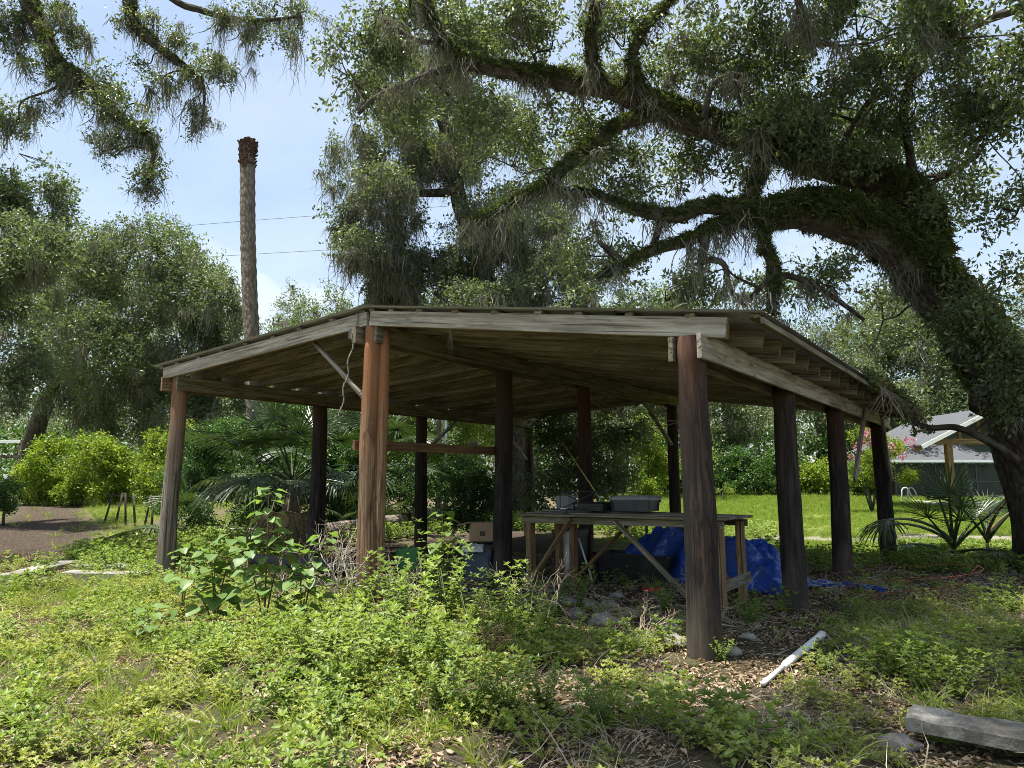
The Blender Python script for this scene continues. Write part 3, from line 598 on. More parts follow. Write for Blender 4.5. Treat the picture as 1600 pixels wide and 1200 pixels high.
extra = [
    ([(1025, 178, 12), (965, 196, 11), (905, 240, 10), (852, 288, 9), (792, 322, 7), (735, 345, 5)], 11.5, 11.2),
    ([(1012, 158, 9), (988, 108, 9), (1000, 55, 8), (1052, -5, 7), (1085, -60, 6)], 11.4, 11.0),
    ([(942, 132, 10), (925, 95, 9), (924, 45, 8), (940, -30, 7)], 11.3, 10.8),
    ([(1195, 235, 12), (1180, 285, 11), (1162, 330, 9)], 11.7, 11.5),
    ([(1185, 335, 15), (1110, 322, 13), (1050, 338, 11), (985, 325, 8), (925, 303, 6), (870, 300, 4)], 11.4, 11.8),
    ([(1180, 342, 14), (1125, 352, 12), (1078, 374, 10), (1020, 392, 8), (962, 420, 6), (930, 432, 4)], 11.4, 11.9),
    ([(1196, 345, 10), (1192, 380, 9), (1210, 420, 8), (1206, 470, 7), (1208, 505, 5)], 11.4, 11.3),
    ([(1105, 362, 8), (1100, 385, 8), (1095, 412, 7)], 11.5, 11.5), ([(1095, 405, 6), (1130, 412, 5), (1140, 450, 4), (1165, 480, 3)], 11.5, 11.4),
    ([(1022, 380, 6), (1030, 350, 6), (1020, 325, 6)], 11.7, 11.7),
    ([(1100, 185, 6), (1112, 135, 5), (1140, 118, 5), (1162, 118, 4)], 11.5, 11.2), ([(1150, 117, 3), (1152, 145, 3), (1158, 170, 2)], 11.2, 11.2),
    ([(1430, 300, 9), (1422, 240, 7), (1412, 165, 7), (1440, 70, 6), (1452, -20, 5)], 12.2, 11.0),
    ([(745, 102, 8), (690, 110, 6), (640, 130, 6), (590, 150, 4), (560, 178, 3)], 11.2, 11.8), ([(700, 70, 5), (650, 62, 4), (600, 30, 3)], 11.1, 11.3),
    ([(1242, -30, 7), (1252, 20, 6), (1272, 60, 5), (1310, 72, 4)], 10.0, 10.2), ([(1300, 262, 7), (1330, 200, 5), (1370, 140, 4)], 12, 11.3),
    ([(1170, 470, 4), (1210, 432, 5), (1260, 440, 5), (1310, 470, 4), (1350, 500, 3)], 12.3, 12.5)]
for sp_, a, b_ in extra: oak.limb(limb_px(sp_, a, b_), 6, 12, .15)
# low bough that rests on the barn's eave, knot-hole on the trunk
oak.limb([(*D(1590, 720, 12.6), .09), (*D(1545, 690, 12.5), .07), (*D(1495, 668, 12.5), .055), (*D(1450, 668, 12.6), .05), (*D(1415, 650, 12.7), .045), (*D(1385, 622, 12.8), .035), (*D(1330, 592, 12.6), .025)], 6, 10, .15)
# high limbs above the picture, carrying the shade canopy over the yard
oak.limb([(*D(1452, -20, 11.0), .09), (8.0, 9.0, 11.5, .12), (5.5, 6.5, 12.2, .09), (2.2, 5.0, 12.4, .06)], 6, 10)
oak.limb([(*D(1620, 690, 13), .4), (10.5, 12.3, 7.5, .36), (10.2, 9.5, 10.5, .28), (8.8, 6.0, 11.8, .2), (6.5, 2.5, 12.3, .12)], 6, 12)
oak.limb([(10.2, 11.5, 8.5, .3), (13, 13, 12, .2), (16, 14, 14, .1)], 6, 10)
NL = len(oak.limbs)
def oc(u, v, ru, rv, d, dd, n, gap=0.02, **k):
    c = D(u, v, d); s = d / F_PX; oak.cluster(c, (ru * s * 1.08, dd * 1.1, rv * s * 1.08), int(n * .64), gap=gap + .14, freq=1.3, **k)
for a in [(1500, 60, 130, 80, 9.6, 1.0, 160), (1570, 190, 80, 120, 9.6, .9, 120), (1590, 330, 55, 70, 10.2, .8, 40), (1420, 130, 90, 80, 11, 1.0, 85), (1340, 60, 110, 80, 11.6, 1.2, 150),
          (1235, 55, 110, 75, 12.0, 1.3, 140), (1150, 60, 80, 60, 12, 1.2, 70), (1075, 70, 80, 70, 12.2, 1.2, 100), (1170, 150, 110, 45, 12.3, 1.0, 110), (1290, 165, 110, 55, 12.2, 1.2, 170),
          (1395, 215, 90, 60, 12.6, 1.2, 120), (1240, 205, 100, 45, 11.2, .6, 110), (1330, 240, 90, 35, 11.6, .6, 70), (1060, 240, 70, 50, 13, 1.2, 60), (1130, 270, 60, 40, 13, 1.0, 45), (960, 250, 70, 60, 13.2, 1.2, 70),
          (880, 215, 80, 60, 13, 1.2, 80), (960, 60, 80, 60, 12, 1.2, 90), (860, 50, 80, 60, 11.6, 1.2, 95), (770, 40, 80, 60, 12, 1.2, 95), (670, 40, 80, 60, 12.3, 1.2, 95), (590, 70, 70, 55, 12.5, 1.2, 75), (545, 120, 45, 45, 12.5, .9, 32),
          (640, 150, 70, 60, 13, 1.2, 70), (740, 190, 80, 60, 13, 1.2, 80), (800, 260, 70, 60, 13.2, 1.2, 55), (1420, 330, 45, 40, 11.8, .5, 26), (1540, 470, 75, 70, 11.6, .7, 120), (1575, 560, 50, 60, 11.6, .6, 66), (1500, 545, 36, 46, 11.9, .5, 22), (1575, 640, 36, 36, 11.9, .5, 18),
          (1300, 430, 80, 45, 13.5, 1.2, 50), (1200, 450, 70, 45, 13.8, 1.2, 36), (1090, 440, 70, 45, 13.6, 1.2, 45), (1010, 300, 60, 40, 13.6, 1.2, 34), (950, 400, 70, 55, 13.6, 1.2, 50), (1040, 470, 80, 35, 14, 1.2, 26), (880, 440, 60, 40, 14, 1.2, 30), (1380, 500, 70, 50, 14, 1, 40), (1500, 290, 50, 60, 12.6, 1, 40)]:
    oc(*a)
for c, R, n in [((3.4, 7.2, 12.4), (2.6, 2.2, .9), 330), ((.9, 5.2, 12.6), (2.3, 2.0, .8), 240), ((3.2, 3.6, 12.4), (2.6, 1.8, .8), 250), ((6.2, 6.2, 12.3), (2.6, 3.0, .9), 280), ((4.6, 9.9, 12.6), (2.6, 1.6, .8), 200), ((6.4, 1.0, 12.2), (2.4, 2.0, .8), 120), ((14, 13.5, 13), (3, 3, 1.3), 120), ((9.5, 19.5, 11.5), (3.2, 2.4, 1.0), 100), ((.6, 8.0, 12.8), (1.6, 1.4, .7), 90), ((-1.5, 5.0, 12.6), (1.5, 1.9, .7), 170)]:
    oak.cluster(c, R, n, (1.0, 1.6), gap=-.05, twigs=8, freq=.55)
oak.finish(OAK, 'oak', 0.0)
Pf = np.concatenate([a for a, b in oak.foliage])
sel = (rng.random(len(Pf)) < .13) & (Pf[:, 2] < 10.5); Q = Pf[sel]
# moss hung from the limbs themselves
for P_ in oak.limbs[1:NL - 4]:
    for k in range(int(len(P_) * .9)):
        i = rng.integers(len(P_)); p = P_[i]
        if p[2] < 10.5 and p[0] < 9.5 and rng.random() < .55: Q = np.vstack([Q, p[:3] - UP * p[3] * .9 + rng.normal(0, .05, 3)])
dens = (Q[:, 0] < 1.0) | (rng.random(len(Q)) < .62); Q = Q[dens]
sc_ = rng.uniform(.45, 1.0, len(Q)); scatter('hanging_moss', 'moss', MOSS, Q, rand_rot(len(Q), .06), np.stack([sc_, sc_, sc_ * rng.uniform(.5, 1.25, len(Q))], 1), oak.root)
# resurrection fern and creeper on the limbs
def coat(limbs, per_m, lo=.05, side=-.25):
    Ps = []; Rs = []; Ss = []
    for P_ in limbs:
        for a, b_ in zip(P_[:-1], P_[1:]):
            ln = np.linalg.norm(b_[:3] - a[:3]); r = (a[3] + b_[3]) / 2
            if r < lo: continue
            d = nrm(b_[:3] - a[:3]); n_ = rng.poisson(per_m * ln * (.25 + r * 6))
            for k in range(n_):
                while True:
                    v = rng.normal(0, 1, 3); v -= d * np.dot(v, d); v = nrm(v)
                    if v[2] > side + rng.normal(0, .12): break
                p = a[:3] + (b_[:3] - a[:3]) * rng.random() + v * r * .96
                nn = Vector(v * .8 + np.array([0, 0, .35]) + rng.normal(0, .3, 3)); e = nn.to_track_quat('Z', 'Y').to_euler()
                Ps.append(p); Rs.append((e.x, e.y, e.z)); Ss.append(rng.uniform(.6, 1.15) * (.55 + min(r, .35) * 1.3))
    return np.array(Ps), np.array(Rs), np.array(Ss)
cl = [oak.limbs[0][30:]] + oak.limbs[1:9] + [oak.limbs[9]]
Pc, Rc, Sc = coat(cl, 135, .045, -.45); pick = rng.random(len(Pc)) < .6
scatter('fern_cover', 'fern', FERN, Pc[pick], Rc[pick], Sc[pick], oak.root)
scatter('creeper_cover', 'ivy', IVY, Pc[~pick], Rc[~pick], Sc[~pick] * .75, oak.root)
# bark knot on the trunk
kp = D(1551, 623, 12.25); MB().tube([kp + np.array([0, .25, 0]), kp + np.array([0, .02, .0]), kp + np.array([0, -.05, .0]), kp + np.array([0, .03, 0])], [.30, .22, .15, .06], 14, True, .3, 3).build('knot', M['bark'], oak.root, True)

# ------------------------------------------------------------------ mossy oak behind the barn
def px_tree(name, label, base, trunk, clusters, protos, key, scl, moss, depth, dd, gap=.0, bark='bark_far', mscl=(.9, 1.6), group=None, freq=.6, limbs=()):
    t_ = Tree(name, base, label, 'tree', group, bark)
    t_.limb(trunk, 6, 14, .2)
    for l_ in limbs: t_.limb(l_, 5, 9, .15)
    for c in clusters:
        u, v, ru, rv, n = c[:5]; n = int(n * (1.35 if name in ('leaning_oak', 'sunlit_oak', 'shady_oak') else 1)); d = depth + (c[5] if len(c) > 5 else rng.uniform(-dd, dd)); s = d / F_PX
        t_.cluster(D(u, v, d), (ru * s, dd, rv * s), n, scl, gap, True, 4, freq)
    t_.finish(protos, key, moss, mscl); return t_
b0 = gp(815, 812); d0 = b0[1]
px_tree('mossy_oak', 'tall oak draped in grey moss rising behind the barn ridge', b0,
        [(*(b0 - UP * .3), .55), (*D(812, 700, d0), .46), (*D(790, 560, d0 - .3), .42), (*D(750, 420, d0 - .6), .36), (*D(715, 300, d0 - 1), .3), (*D(690, 180, d0 - 1), .22), (*D(640, 60, d0 - 1), .14), (*D(600, -60, d0 - 1), .08)],
        [(620, 200, 80, 70, 90), (560, 240, 50, 40, 22), (545, 330, 48, 60, 36), (600, 310, 70, 70, 85), (690, 280, 80, 80, 120), (770, 330, 70, 70, 80), (660, 400, 90, 70, 150), (760, 420, 90, 70, 150), (580, 400, 45, 50, 32), (540, 380, 26, 38, 12), (850, 420, 70, 55, 70), (830, 300, 55, 70, 45), (640, 470, 70, 45, 90), (740, 490, 90, 50, 130), (830, 480, 80, 45, 90), (900, 470, 60, 40, 34), (600, 450, 45, 38, 30), (700, 180, 80, 70, 90), (760, 230, 60, 60, 50), (620, 100, 80, 60, 70), (720, 90, 90, 60, 70), (530, 245, 28, 28, 9), (540, 290, 32, 22, 12), (690, 540, 110, 40, 60), (860, 540, 70, 40, 40), (800, 190, 60, 50, 46), (870, 330, 60, 50, 56), (890, 260, 60, 50, 46), (820, 370, 70, 50, 60), (930, 420, 60, 50, 46), (610, 380, 60, 60, 60), (640, 240, 60, 60, 60)],
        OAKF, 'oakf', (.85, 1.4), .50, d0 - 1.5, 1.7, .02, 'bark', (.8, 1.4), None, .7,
        [[(*D(715, 300, d0 - 1), .18), (*D(640, 300, d0 - 1.5), .12), (*D(575, 270, d0 - 2), .06)], [(*D(750, 420, d0 - .6), .18), (*D(650, 400, d0 - 1.5), .1), (*D(560, 360, d0 - 2), .05)], [(*D(690, 180, d0 - 1), .16), (*D(632, 140, d0 - 1.5), .12), (*D(625, 40, d0 - 2), .08)], [(*D(790, 560, d0), .2), (*D(830, 470, d0), .12), (*D(870, 420, d0), .06)]])

# ------------------------------------------------------------------ the oak outside the picture whose boughs droop into it
lt = Tree('drooping_oak', onground(-15.0, 13.5), 'oak whose moss-hung boughs droop in front of the open sky', 'tree')
lt.limb([(-15, 13.5, -.2, .7), (-15, 13.5, 4, .55), (-14.6, 13.6, 9, .42), (-13.2, 13.8, 12.5, .32), (*D(-40, -160, 14.0), .24), (*D(30, -30, 14.0), .19), (*D(65, 50, 14.0), .17), (*D(85, 95, 13.9), .15), (*D(135, 130, 13.8), .13), (*D(180, 180, 13.6), .11), (*D(225, 205, 13.5), .06), (*D(240, 235, 13.4), .045), (*D(228, 300, 13.4), .02)], 6, 14, .18)
P_main = lt.limbs[0]
lt.limb([(-13.2, 13.8, 12.5, .25), (*D(120, -190, 14.5), .2), (*D(195, -50, 14.5), .15), (*D(206, 30, 14.5), .13), (*D(250, 75, 14.5), .1), (*D(290, 108, 14.5), .07), (*D(318, 135, 14.5), .035), (*D(315, 190, 14.5), .015)], 6, 12, .15)
lt.limb([(*D(120, -190, 14.5), .14), (*D(250, -20, 15), .09), (*D(320, 18, 15), .07), (*D(400, 32, 15), .05), (*D(470, 25, 15), .03)], 6, 10, .15)
for u, v, ru, rv, d, n in [(110, 35, 40, 40, 13.8, 44), (30, 70, 35, 40, 14.2, 26), (20, 20, 30, 25, 14, 16), (45, 110, 26, 26, 14, 16), (100, 130, 30, 24, 13.8, 20), (85, 95, 26, 24, 13.8, 16), (165, 125, 26, 18, 13.5, 14), (165, 165, 24, 18, 13.5, 14), (200, 165, 26, 18, 13.4, 15), (185, 215, 34, 24, 13.4, 22), (225, 205, 26, 18, 13.4, 14), (250, 245, 28, 28, 13.4, 22), (230, 285, 22, 28, 13.4, 14), (165, 235, 18, 20, 13.4, 7), (30, 185, 32, 20, 14.4, 13), (60, 160, 16, 16, 14, 6),
                           (200, 30, 22, 22, 14.5, 8), (240, 40, 24, 18, 14.5, 12), (280, 65, 28, 16, 14.5, 12), (215, 100, 22, 12, 14.5, 6), (255, 130, 26, 26, 14.5, 15), (335, 110, 34, 26, 14.5, 28), (310, 150, 22, 34, 14.5, 16), (350, 150, 22, 18, 14.5, 10), (300, 190, 14, 20, 14.5, 5),
                           (340, 20, 36, 18, 15, 16), (400, 40, 36, 22, 15, 22), (440, 60, 30, 24, 15, 16), (470, 20, 36, 18, 15, 14), (430, 5, 50, 14, 15, 16)]:
    s = d / F_PX; lt.cluster(D(u, v, d), (ru * s, .45, rv * s), n, (.55, .95), -.15, True, 3)
lt.cluster((-13.5, 13.5, 14.5), (3, 3, 1.2), 120, (1, 1.5), -.1)
lt.finish(OAK, 'oak', .26, (.4, .85))
Pc, Rc, Sc = coat([P_main[18:], lt.limbs[1][8:]], 60, .04, .1); scatter('fern_cover', 'fern', FERN, Pc, Rc, Sc * .7, lt.root)
Q = []
for P_ in lt.limbs[:3]:
    for p in P_[14:]:
        if rng.random() < .75: Q.append(p[:3] - UP * p[3] * .8)
for u, v, d in ((395, 110, 15), (397, 140, 15), (232, 320, 13.4), (238, 300, 13.4), (150, 270, 13.4), (325, 215, 14.5), (398, 80, 15), (395, 60, 15)): Q.append(D(u, v - 30, d))
Q = np.array(Q); sc_ = rng.uniform(.4, .9, len(Q)); scatter('limb_moss', 'moss', MOSS, Q, rand_rot(len(Q), .06), np.stack([sc_ * .8, sc_ * .8, sc_ * rng.uniform(.6, 1.3, len(Q))], 1), lt.root)

# ------------------------------------------------------------------ trees beyond the yard
GB = 'trees beyond the yard'
b1 = onground(-29.5, 43)
px_tree('leaning_oak', 'broad mossy oak with leaning forked trunk behind the yellow-green hedge', b1,
        [(*(b1 - UP * .3), .6), (*D(62, 655, 42.5), .48), (*D(88, 600, 42), .42), (*D(130, 545, 41.5), .36), (*D(165, 480, 41), .32), (*D(200, 400, 41), .2)],
        [(250, 380, 60, 38, 70), (200, 430, 90, 50, 160), (290, 450, 80, 55, 160), (140, 400, 80, 50, 110), (335, 470, 40, 40, 46), (350, 590, 40, 70, 80), (160, 540, 120, 60, 160), (60, 410, 60, 60, 80), (320, 500, 55, 40, 80), (240, 510, 90, 50, 150), (140, 490, 80, 50, 130), (60, 480, 80, 60, 120), (100, 580, 80, 50, 70), (200, 590, 100, 50, 150), (300, 580, 70, 50, 110), (220, 650, 110, 40, 120), (350, 540, 30, 40, 30), (250, 350, 24, 22, 12), (205, 355, 18, 20, 8), (150, 640, 60, 40, 50), (340, 630, 50, 50, 70), (300, 660, 70, 35, 60)],
        OAKF, 'oakf', (1.15, 2.0), .14, 40, 3.0, -.02, 'bark_far', (1.0, 1.7), GB, .42,
        [[(*D(130, 545, 41.5), .3), (*D(180, 420, 40), .2), (*D(130, 400, 40), .1)], [(*D(88, 600, 42), .3), (*D(40, 500, 41), .2), (*D(20, 420, 40), .1)]])
b2 = onground(-19.5, 24.0)
px_tree('shady_oak', 'dark dense oak standing beside the dirt track', b2, [(*(b2 - UP * .3), .5), (*D(-70, 560, 24), .4), (*D(-40, 420, 24), .3), (*D(0, 330, 24), .15)],
        [(20, 300, 50, 55, 60), (60, 330, 45, 45, 56), (20, 390, 60, 50, 90), (80, 390, 40, 45, 36), (10, 470, 60, 60, 100), (70, 300, 30, 26, 16), (20, 560, 45, 60, 70), (30, 240, 26, 26, 12), (5, 190, 36, 34, 16), (-60, 350, 60, 120, 80), (20, 640, 40, 30, 26)],
        OAKF, 'oakf', (1.0, 1.6), .18, 23, 1.5, .02, 'bark', (.8, 1.2), GB, .55)
b3 = onground(*D(1640, 780, 44)[:2])
px_tree('sunlit_oak', 'tall light green oak behind the arching trunk', b3, [(*(b3 - UP * .3), .5), (*D(1610, 650, 44), .42), (*D(1560, 540, 43), .3), (*D(1470, 470, 43), .15)],
        [(1420, 500, 60, 45, 70), (1480, 560, 60, 60, 100), (1400, 570, 60, 50, 80), (1450, 640, 70, 50, 100), (1530, 620, 50, 60, 70), (1390, 640, 50, 40, 60), (1350, 540, 50, 50, 40), (1480, 490, 50, 40, 30), (1330, 600, 50, 40, 50)],
        OAKF, 'oakf', (1.5, 2.3), .10, 43, 2.4, -.08, 'bark_far', (1.2, 1.8), GB, .35)
def far_tree(name, label, x, y, h, r, n, protos, key, scl, moss, seed):
    random.seed(seed); b_ = onground(x, y); t_ = Tree(name, b_, label, 'tree', GB, 'bark_far')
    t_.limb([(*(b_ - UP * .3), .5), (*(b_ + np.array([.4, 0, h * .3])), .42), (*(b_ + np.array([-.3, .2, h * .6])), .28), (*(b_ + UP * h * .85), .1)], 5, 10, .2)
    for k in range(9):
        a = rng.uniform(0, 6.283); q = rng.uniform(.25, .95); rr = r * (1.1 - .65 * abs(q - .45)) * rng.uniform(.35, .8)
        t_.cluster(b_ + np.array([math.cos(a) * rr, math.sin(a) * rr, h * q]), (r * .5, r * .5, h * .17), n // 9, scl, -.05, True, 3, .3)
    t_.finish(protos, key, moss * .6, (1.2, 2.0)); return t_
FT = [(-46, 46, 15, 8, 'spreading grey-green oak at the far end of the hedge'), (-12, 44, 11, 6.5, 'rounded oak behind the headless palm trunk'), (-17, 56, 15, 8, 'tall oak rising behind the leaning oak'), (-3, 46, 12, 6.5, 'dark oak seen under the barn roof beyond the fallen log'), (6, 42, 11, 6, 'mossy oak seen between the barn posts above the workbench'),
      (15, 50, 13, 7, 'dark mossy oak behind the lawn hedge'), (23, 54, 14, 8, 'wide oak behind the crape myrtle'), (31, 52, 14, 8, 'tall oak behind the pool house'), (42, 50, 15, 8, 'far oak past the pool screen'), (-30, 58, 16, 9, 'hazy oak behind the leaning oak trunk'), (11, 62, 15, 8, 'far oak closing off the lawn'), (-58, 60, 16, 9, 'far oak beyond the dirt track'), (2, 64, 15, 9, 'far oak closing off the view behind the barn')]
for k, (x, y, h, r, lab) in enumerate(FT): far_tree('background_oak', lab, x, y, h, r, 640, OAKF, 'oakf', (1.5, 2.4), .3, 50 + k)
random.seed(77)
# the wood that closes the view on every side, too far off to tell its trees apart
n_ = 2600; xw = rng.uniform(-95, 95, n_); yw = rng.uniform(62, 84, n_) + .002 * xw ** 2; hw = 9 + 3.5 * np.array([mnoise.noise(Vector((a * .09, 3, 1))) for a in xw]); zw = rng.random(n_) ** .8 * hw + .5
scatter('wood', 'oakf', OAKF, np.stack([xw, yw, zw + .87], 1), rand_rot(n_, .5), rng.uniform(3.2, 5.0, n_), None, 'distant mass of woodland closing the view', 'woodland')
n_ = 900; xw = rng.uniform(-70, 60, n_); yw = rng.uniform(46, 58, n_); sk = (xw > -75); zw = rng.random(n_) ** 1.3 * 4.0 + .3
scatter('thicket', 'shrub', SHRUB, np.stack([xw, yw, zw + .87], 1), rand_rot(n_, .5), rng.uniform(2.6, 4.0, n_), None, 'dark green thicket under the far trees', 'thicket')

# ------------------------------------------------------------------ headless palm
pb = onground(*D(398, 800, 24)[:2]); ptop = D(388, 232, 24)
palm = empty('dead_palm', pb, 'tall headless palm trunk topped by a ragged brown stub', 'palm')
pp = [pb - UP * .3] + [pb + (ptop - pb) * q + np.array([.06 * math.sin(q * 6), 0, 0]) for q in np.linspace(.08, 1, 60)]
rr = [.28] + [.262 - .012 * q + (.012 if i % 2 else -.008) for i, q in enumerate(np.linspace(.08, 1, 60))]
MB().tube(pp, rr, 18, True, .05, 4).build('trunk', M['palm_bark'], palm, True)
st = MB(); bk = MB()
for lv in range(9):
    zz = ptop - UP * (.75 - lv * .115)
    for k in range(11):
        a = k * 6.283 / 11 + lv * .5 + random.uniform(-.15, .15); o_ = np.array([math.cos(a), math.sin(a), 0]); rr_ = .215 + .008 * lv
        bk.beam(zz + o_ * (rr_ - .04), zz + o_ * (rr_ + random.uniform(.02, .10)) + UP * random.uniform(.06, .15), .10, .03, o_)
bk.tube([ptop - UP * .8, ptop - UP * .3, ptop + UP * .1, ptop + UP * .32], [.245, .27, .27, .2], 14, True, .3, 2)
bk.build('crown_stub', plain_mat('palm_stub', (.085, .055, .04), .95, .4, 9, .1), palm)

# ------------------------------------------------------------------ hedges and shrubs
def shrub(name, label, u, vb, d, blobs, protos, key, scl, group=None, cat='shrub', gap=-.1, twm='bark_far'):
    base = onground(*D(u, vb, d)[:2]); t_ = Tree(name, base, label, cat, group, twm); t_.limb([(*(base - UP * .2), .05), (*(base + UP * .5), .04)], 2, 6)
    for (bu, bv, ru, rv, n) in blobs:
        s = d / F_PX; c = D(bu, bv, d + rng.uniform(-.6, .6)); t_.cluster(c, (ru * s, max(.5, ru * s * .7), rv * s), n, scl, gap, True, 3, .7)
    t_.finish(protos, key); return t_
shrub('hedge_shrub', 'yellow-green rounded shrub behind the old fence', 110, 775, 34.5, [(60, 768, 45, 20, 50), (105, 768, 50, 20, 60), (90, 720, 45, 35, 90), (60, 745, 40, 25, 60), (110, 750, 40, 25, 60)], HEDGE, 'hedge', (1.0, 1.6))
shrub('hedge_shrub', 'bright yellow-green shrub with a taller tuft, by the grass end of the track', 170, 775, 33.5, [(150, 768, 50, 20, 60), (205, 768, 45, 20, 50), (150, 715, 45, 35, 90), (200, 730, 40, 35, 80), (170, 750, 45, 25, 60), (135, 690, 16, 14, 8)], HEDGE, 'hedge', (1.0, 1.6))
shrub('hedge_shrub', 'yellow-green shrub half hidden by the grey corner post', 250, 775, 30, [(235, 700, 26, 40, 50), (270, 690, 30, 45, 60), (250, 745, 30, 30, 40)], HEDGE, 'hedge', (.8, 1.3))
shrub('roadside_bush', 'straggly dull green bush at the edge of the dirt track', 6, 806, 24, [(4, 770, 26, 24, 46), (-4, 795, 18, 12, 18)], SHRUB, 'shrub', (.6, 1.0))
shrub('vine_mound', 'glossy green shrub growing behind the fan palms', 320, 800, 20, [(330, 690, 60, 35, 110), (310, 740, 60, 50, 140), (375, 680, 50, 35, 80), (285, 800, 40, 30, 60), (400, 750, 60, 60, 140), (420, 700, 40, 40, 70)], SHRUB, 'shrub', (.55, .9))
shrub('undergrowth_bush', 'lime green sunlit bush beyond the palm log', 680, 800, 26, [(640, 690, 50, 40, 80), (720, 690, 60, 45, 90), (600, 700, 40, 40, 50), (690, 740, 70, 35, 60)], HEDGE, 'hedge', (.8, 1.3))
shrub('undergrowth_bush', 'deep green bush crowding behind the fan palms', 480, 830, 21.5, [(440, 760, 60, 50, 130), (510, 730, 60, 50, 150), (480, 690, 70, 40, 120), (470, 650, 70, 30, 60), (560, 760, 50, 50, 80), (545, 790, 40, 40, 60), (420, 810, 50, 30, 50), (560, 700, 40, 40, 50)], SHRUB, 'shrub', (.7, 1.1))
shrub('undergrowth_bush', 'dark green bush behind the cardboard box', 740, 850, 17, [(740, 770, 40, 40, 80), (720, 810, 35, 30, 50), (770, 790, 25, 40, 36)], SHRUB, 'shrub', (.5, .8))
shrub('undergrowth_bush', 'leafy green vine bank behind the palm log', 640, 830, 23, [(600, 760, 50, 35, 70), (660, 760, 60, 40, 80), (560, 770, 50, 40, 60), (720, 745, 40, 40, 50), (520, 760, 40, 50, 50)], SHRUB, 'shrub', (.7, 1.1))
shrub('understory_tree', 'slender small tree with fine leaves behind the barn', 880, 830, 19, [(870, 680, 45, 40, 80), (940, 700, 50, 50, 100), (900, 740, 60, 45, 100), (980, 670, 40, 40, 60), (960, 760, 45, 40, 60), (850, 770, 40, 40, 40)], OAKF, 'oakf', (.6, 1.0), None, 'tree')
shrub('understory_tree', 'sunlit light green sapling between the two rear posts', 1010, 820, 20, [(1010, 690, 35, 40, 50), (1030, 740, 30, 40, 50), (990, 760, 30, 30, 36), (1090, 720, 30, 40, 40)], HEDGE, 'hedge', (.6, .95), None, 'tree', 0.0)
for k, (u, w, lab) in enumerate([(1075, 42, 'clipped green lawn hedge section behind the rear corner of the bench'), (1150, 46, 'green lawn hedge section between the charred corner post and its neighbour'), (1215, 40, 'green lawn hedge section directly behind the dark second post'), (1275, 36, 'lower green lawn hedge section showing between the two shaded posts'), (1335, 40, 'lower green lawn hedge section ending at the crape myrtle')]):
    shrub('lawn_hedge', lab, u, 772, 41, [(u, 735 if k < 3 else 748, w, 26 if k < 3 else 18, 110), (u - 15, 752, w, 18, 50), (u + 12, 715 if k < 3 else 738, w * .6, 16, 30)], SHRUB if k != 3 else HEDGE, 'shrub' if k != 3 else 'hedge', (1.2, 1.8))
shrub('lawn_plant', 'small round bright plant at the edge of the lawn', 1130, 778, 36, [(1130, 768, 16, 8, 30)], HEDGE, 'hedge', (.5, .8))
cm = shrub('crape_myrtle', 'crape myrtle with pink flowers by the pool', 1362, 790, 29, [(1340, 720, 30, 34, 70), (1378, 712, 40, 30, 90), (1362, 750, 40, 30, 80), (1405, 735, 28, 22, 36), (1350, 690, 28, 18, 30), (1400, 705, 24, 16, 24)], HEDGE, 'hedge', (.55, .9), None, 'tree', -.05)
Q = np.array([D(u, v, 28.6 + rng.uniform(-.6, .6)) for u, v in [(1355, 672), (1365, 668), (1350, 680), (1372, 676), (1420, 690), (1425, 696), (1395, 700), (1385, 690), (1340, 700), (1410, 712), (1330, 715), (1358, 690)]])
scatter('blossom', 'flower', FLOWER, Q, rand_rot(len(Q)), rng.uniform(1.0, 1.8, len(Q)), cm.root)
for k in range(5):
    a = k * 1.25; bb = wpos(cm.root); MB().tube([bb, bb + np.array([.2 * math.cos(a), .2 * math.sin(a), .8]), bb + np.array([.7 * math.cos(a), .7 * math.sin(a), 2.0])], [.04, .03, .015], 6).build('stem', M['bark_far'], cm.root, True)
# ------------------------------------------------------------------ fan palms
def frond_mesh(name, mat, nb, R, pet, pitch, droop, arc=4.4, width=.045, pmat=None):
    """petiole from the origin along +X rising at pitch, then a fan of folded blades"""
    mb = MB(); d = np.array([math.cos(pitch), 0, math.sin(pitch)]); pts = []
    p = np.zeros(3); ang = pitch
    for i in range(7):
        pts.append(p.copy()); p = p + np.array([math.cos(ang), 0, math.sin(ang)]) * pet / 6; ang -= droop * .12
    mb.tube(pts, np.linspace(.022, .010, 7), 6)
    hub = pts[-1]; fx = np.array([math.cos(ang), 0, math.sin(ang)]); fy = np.array([0, 1.0, 0]); fz = np.cross(fx, fy)
    if fz[2] < 0: fz = -fz
    for k in range(nb):
        a = -arc / 2 + arc * k / (nb - 1) + random.uniform(-.03, .03); L_ = R * (1 - .30 * abs(a / (arc / 2)) ** 2) * random.uniform(.85, 1.08)
        dr = fx * math.cos(a) + fy * math.sin(a) + fz * (.25 - .12 * abs(a)); dr = nrm(dr); q = hub.copy(); w0 = width * R; segs = 5; cl = []
        for i in range(segs + 1):
            t_ = i / segs; cl.append((q.copy(), w0 * (0.25 + 1.5 * t_ * (1 - t_) * 1.6) * (1 if i < segs else .05), dr.copy()))
            dr = nrm(dr + np.array([0, 0, -1]) * droop * (.10 + .55 * t_ * t_) + rng.normal(0, .015, 3)); q = q + dr * L_ / segs
        vs_ = []
        for (c, w, dd) in cl:
            s_ = nrm(np.cross(dd, fz if abs(np.dot(dd, fz)) < .95 else fx)); n_ = np.cross(s_, dd); vs_ += [c + s_ * w * .5, c - n_ * w * .25, c - s_ * w * .5]
        mb.add(vs_, [(i*3 + j, i*3 + j + 1, i*3 + j + 4, i*3 + j + 3) for i in range(segs) for j in range(2)])
    return mb.mesh(name, mat)
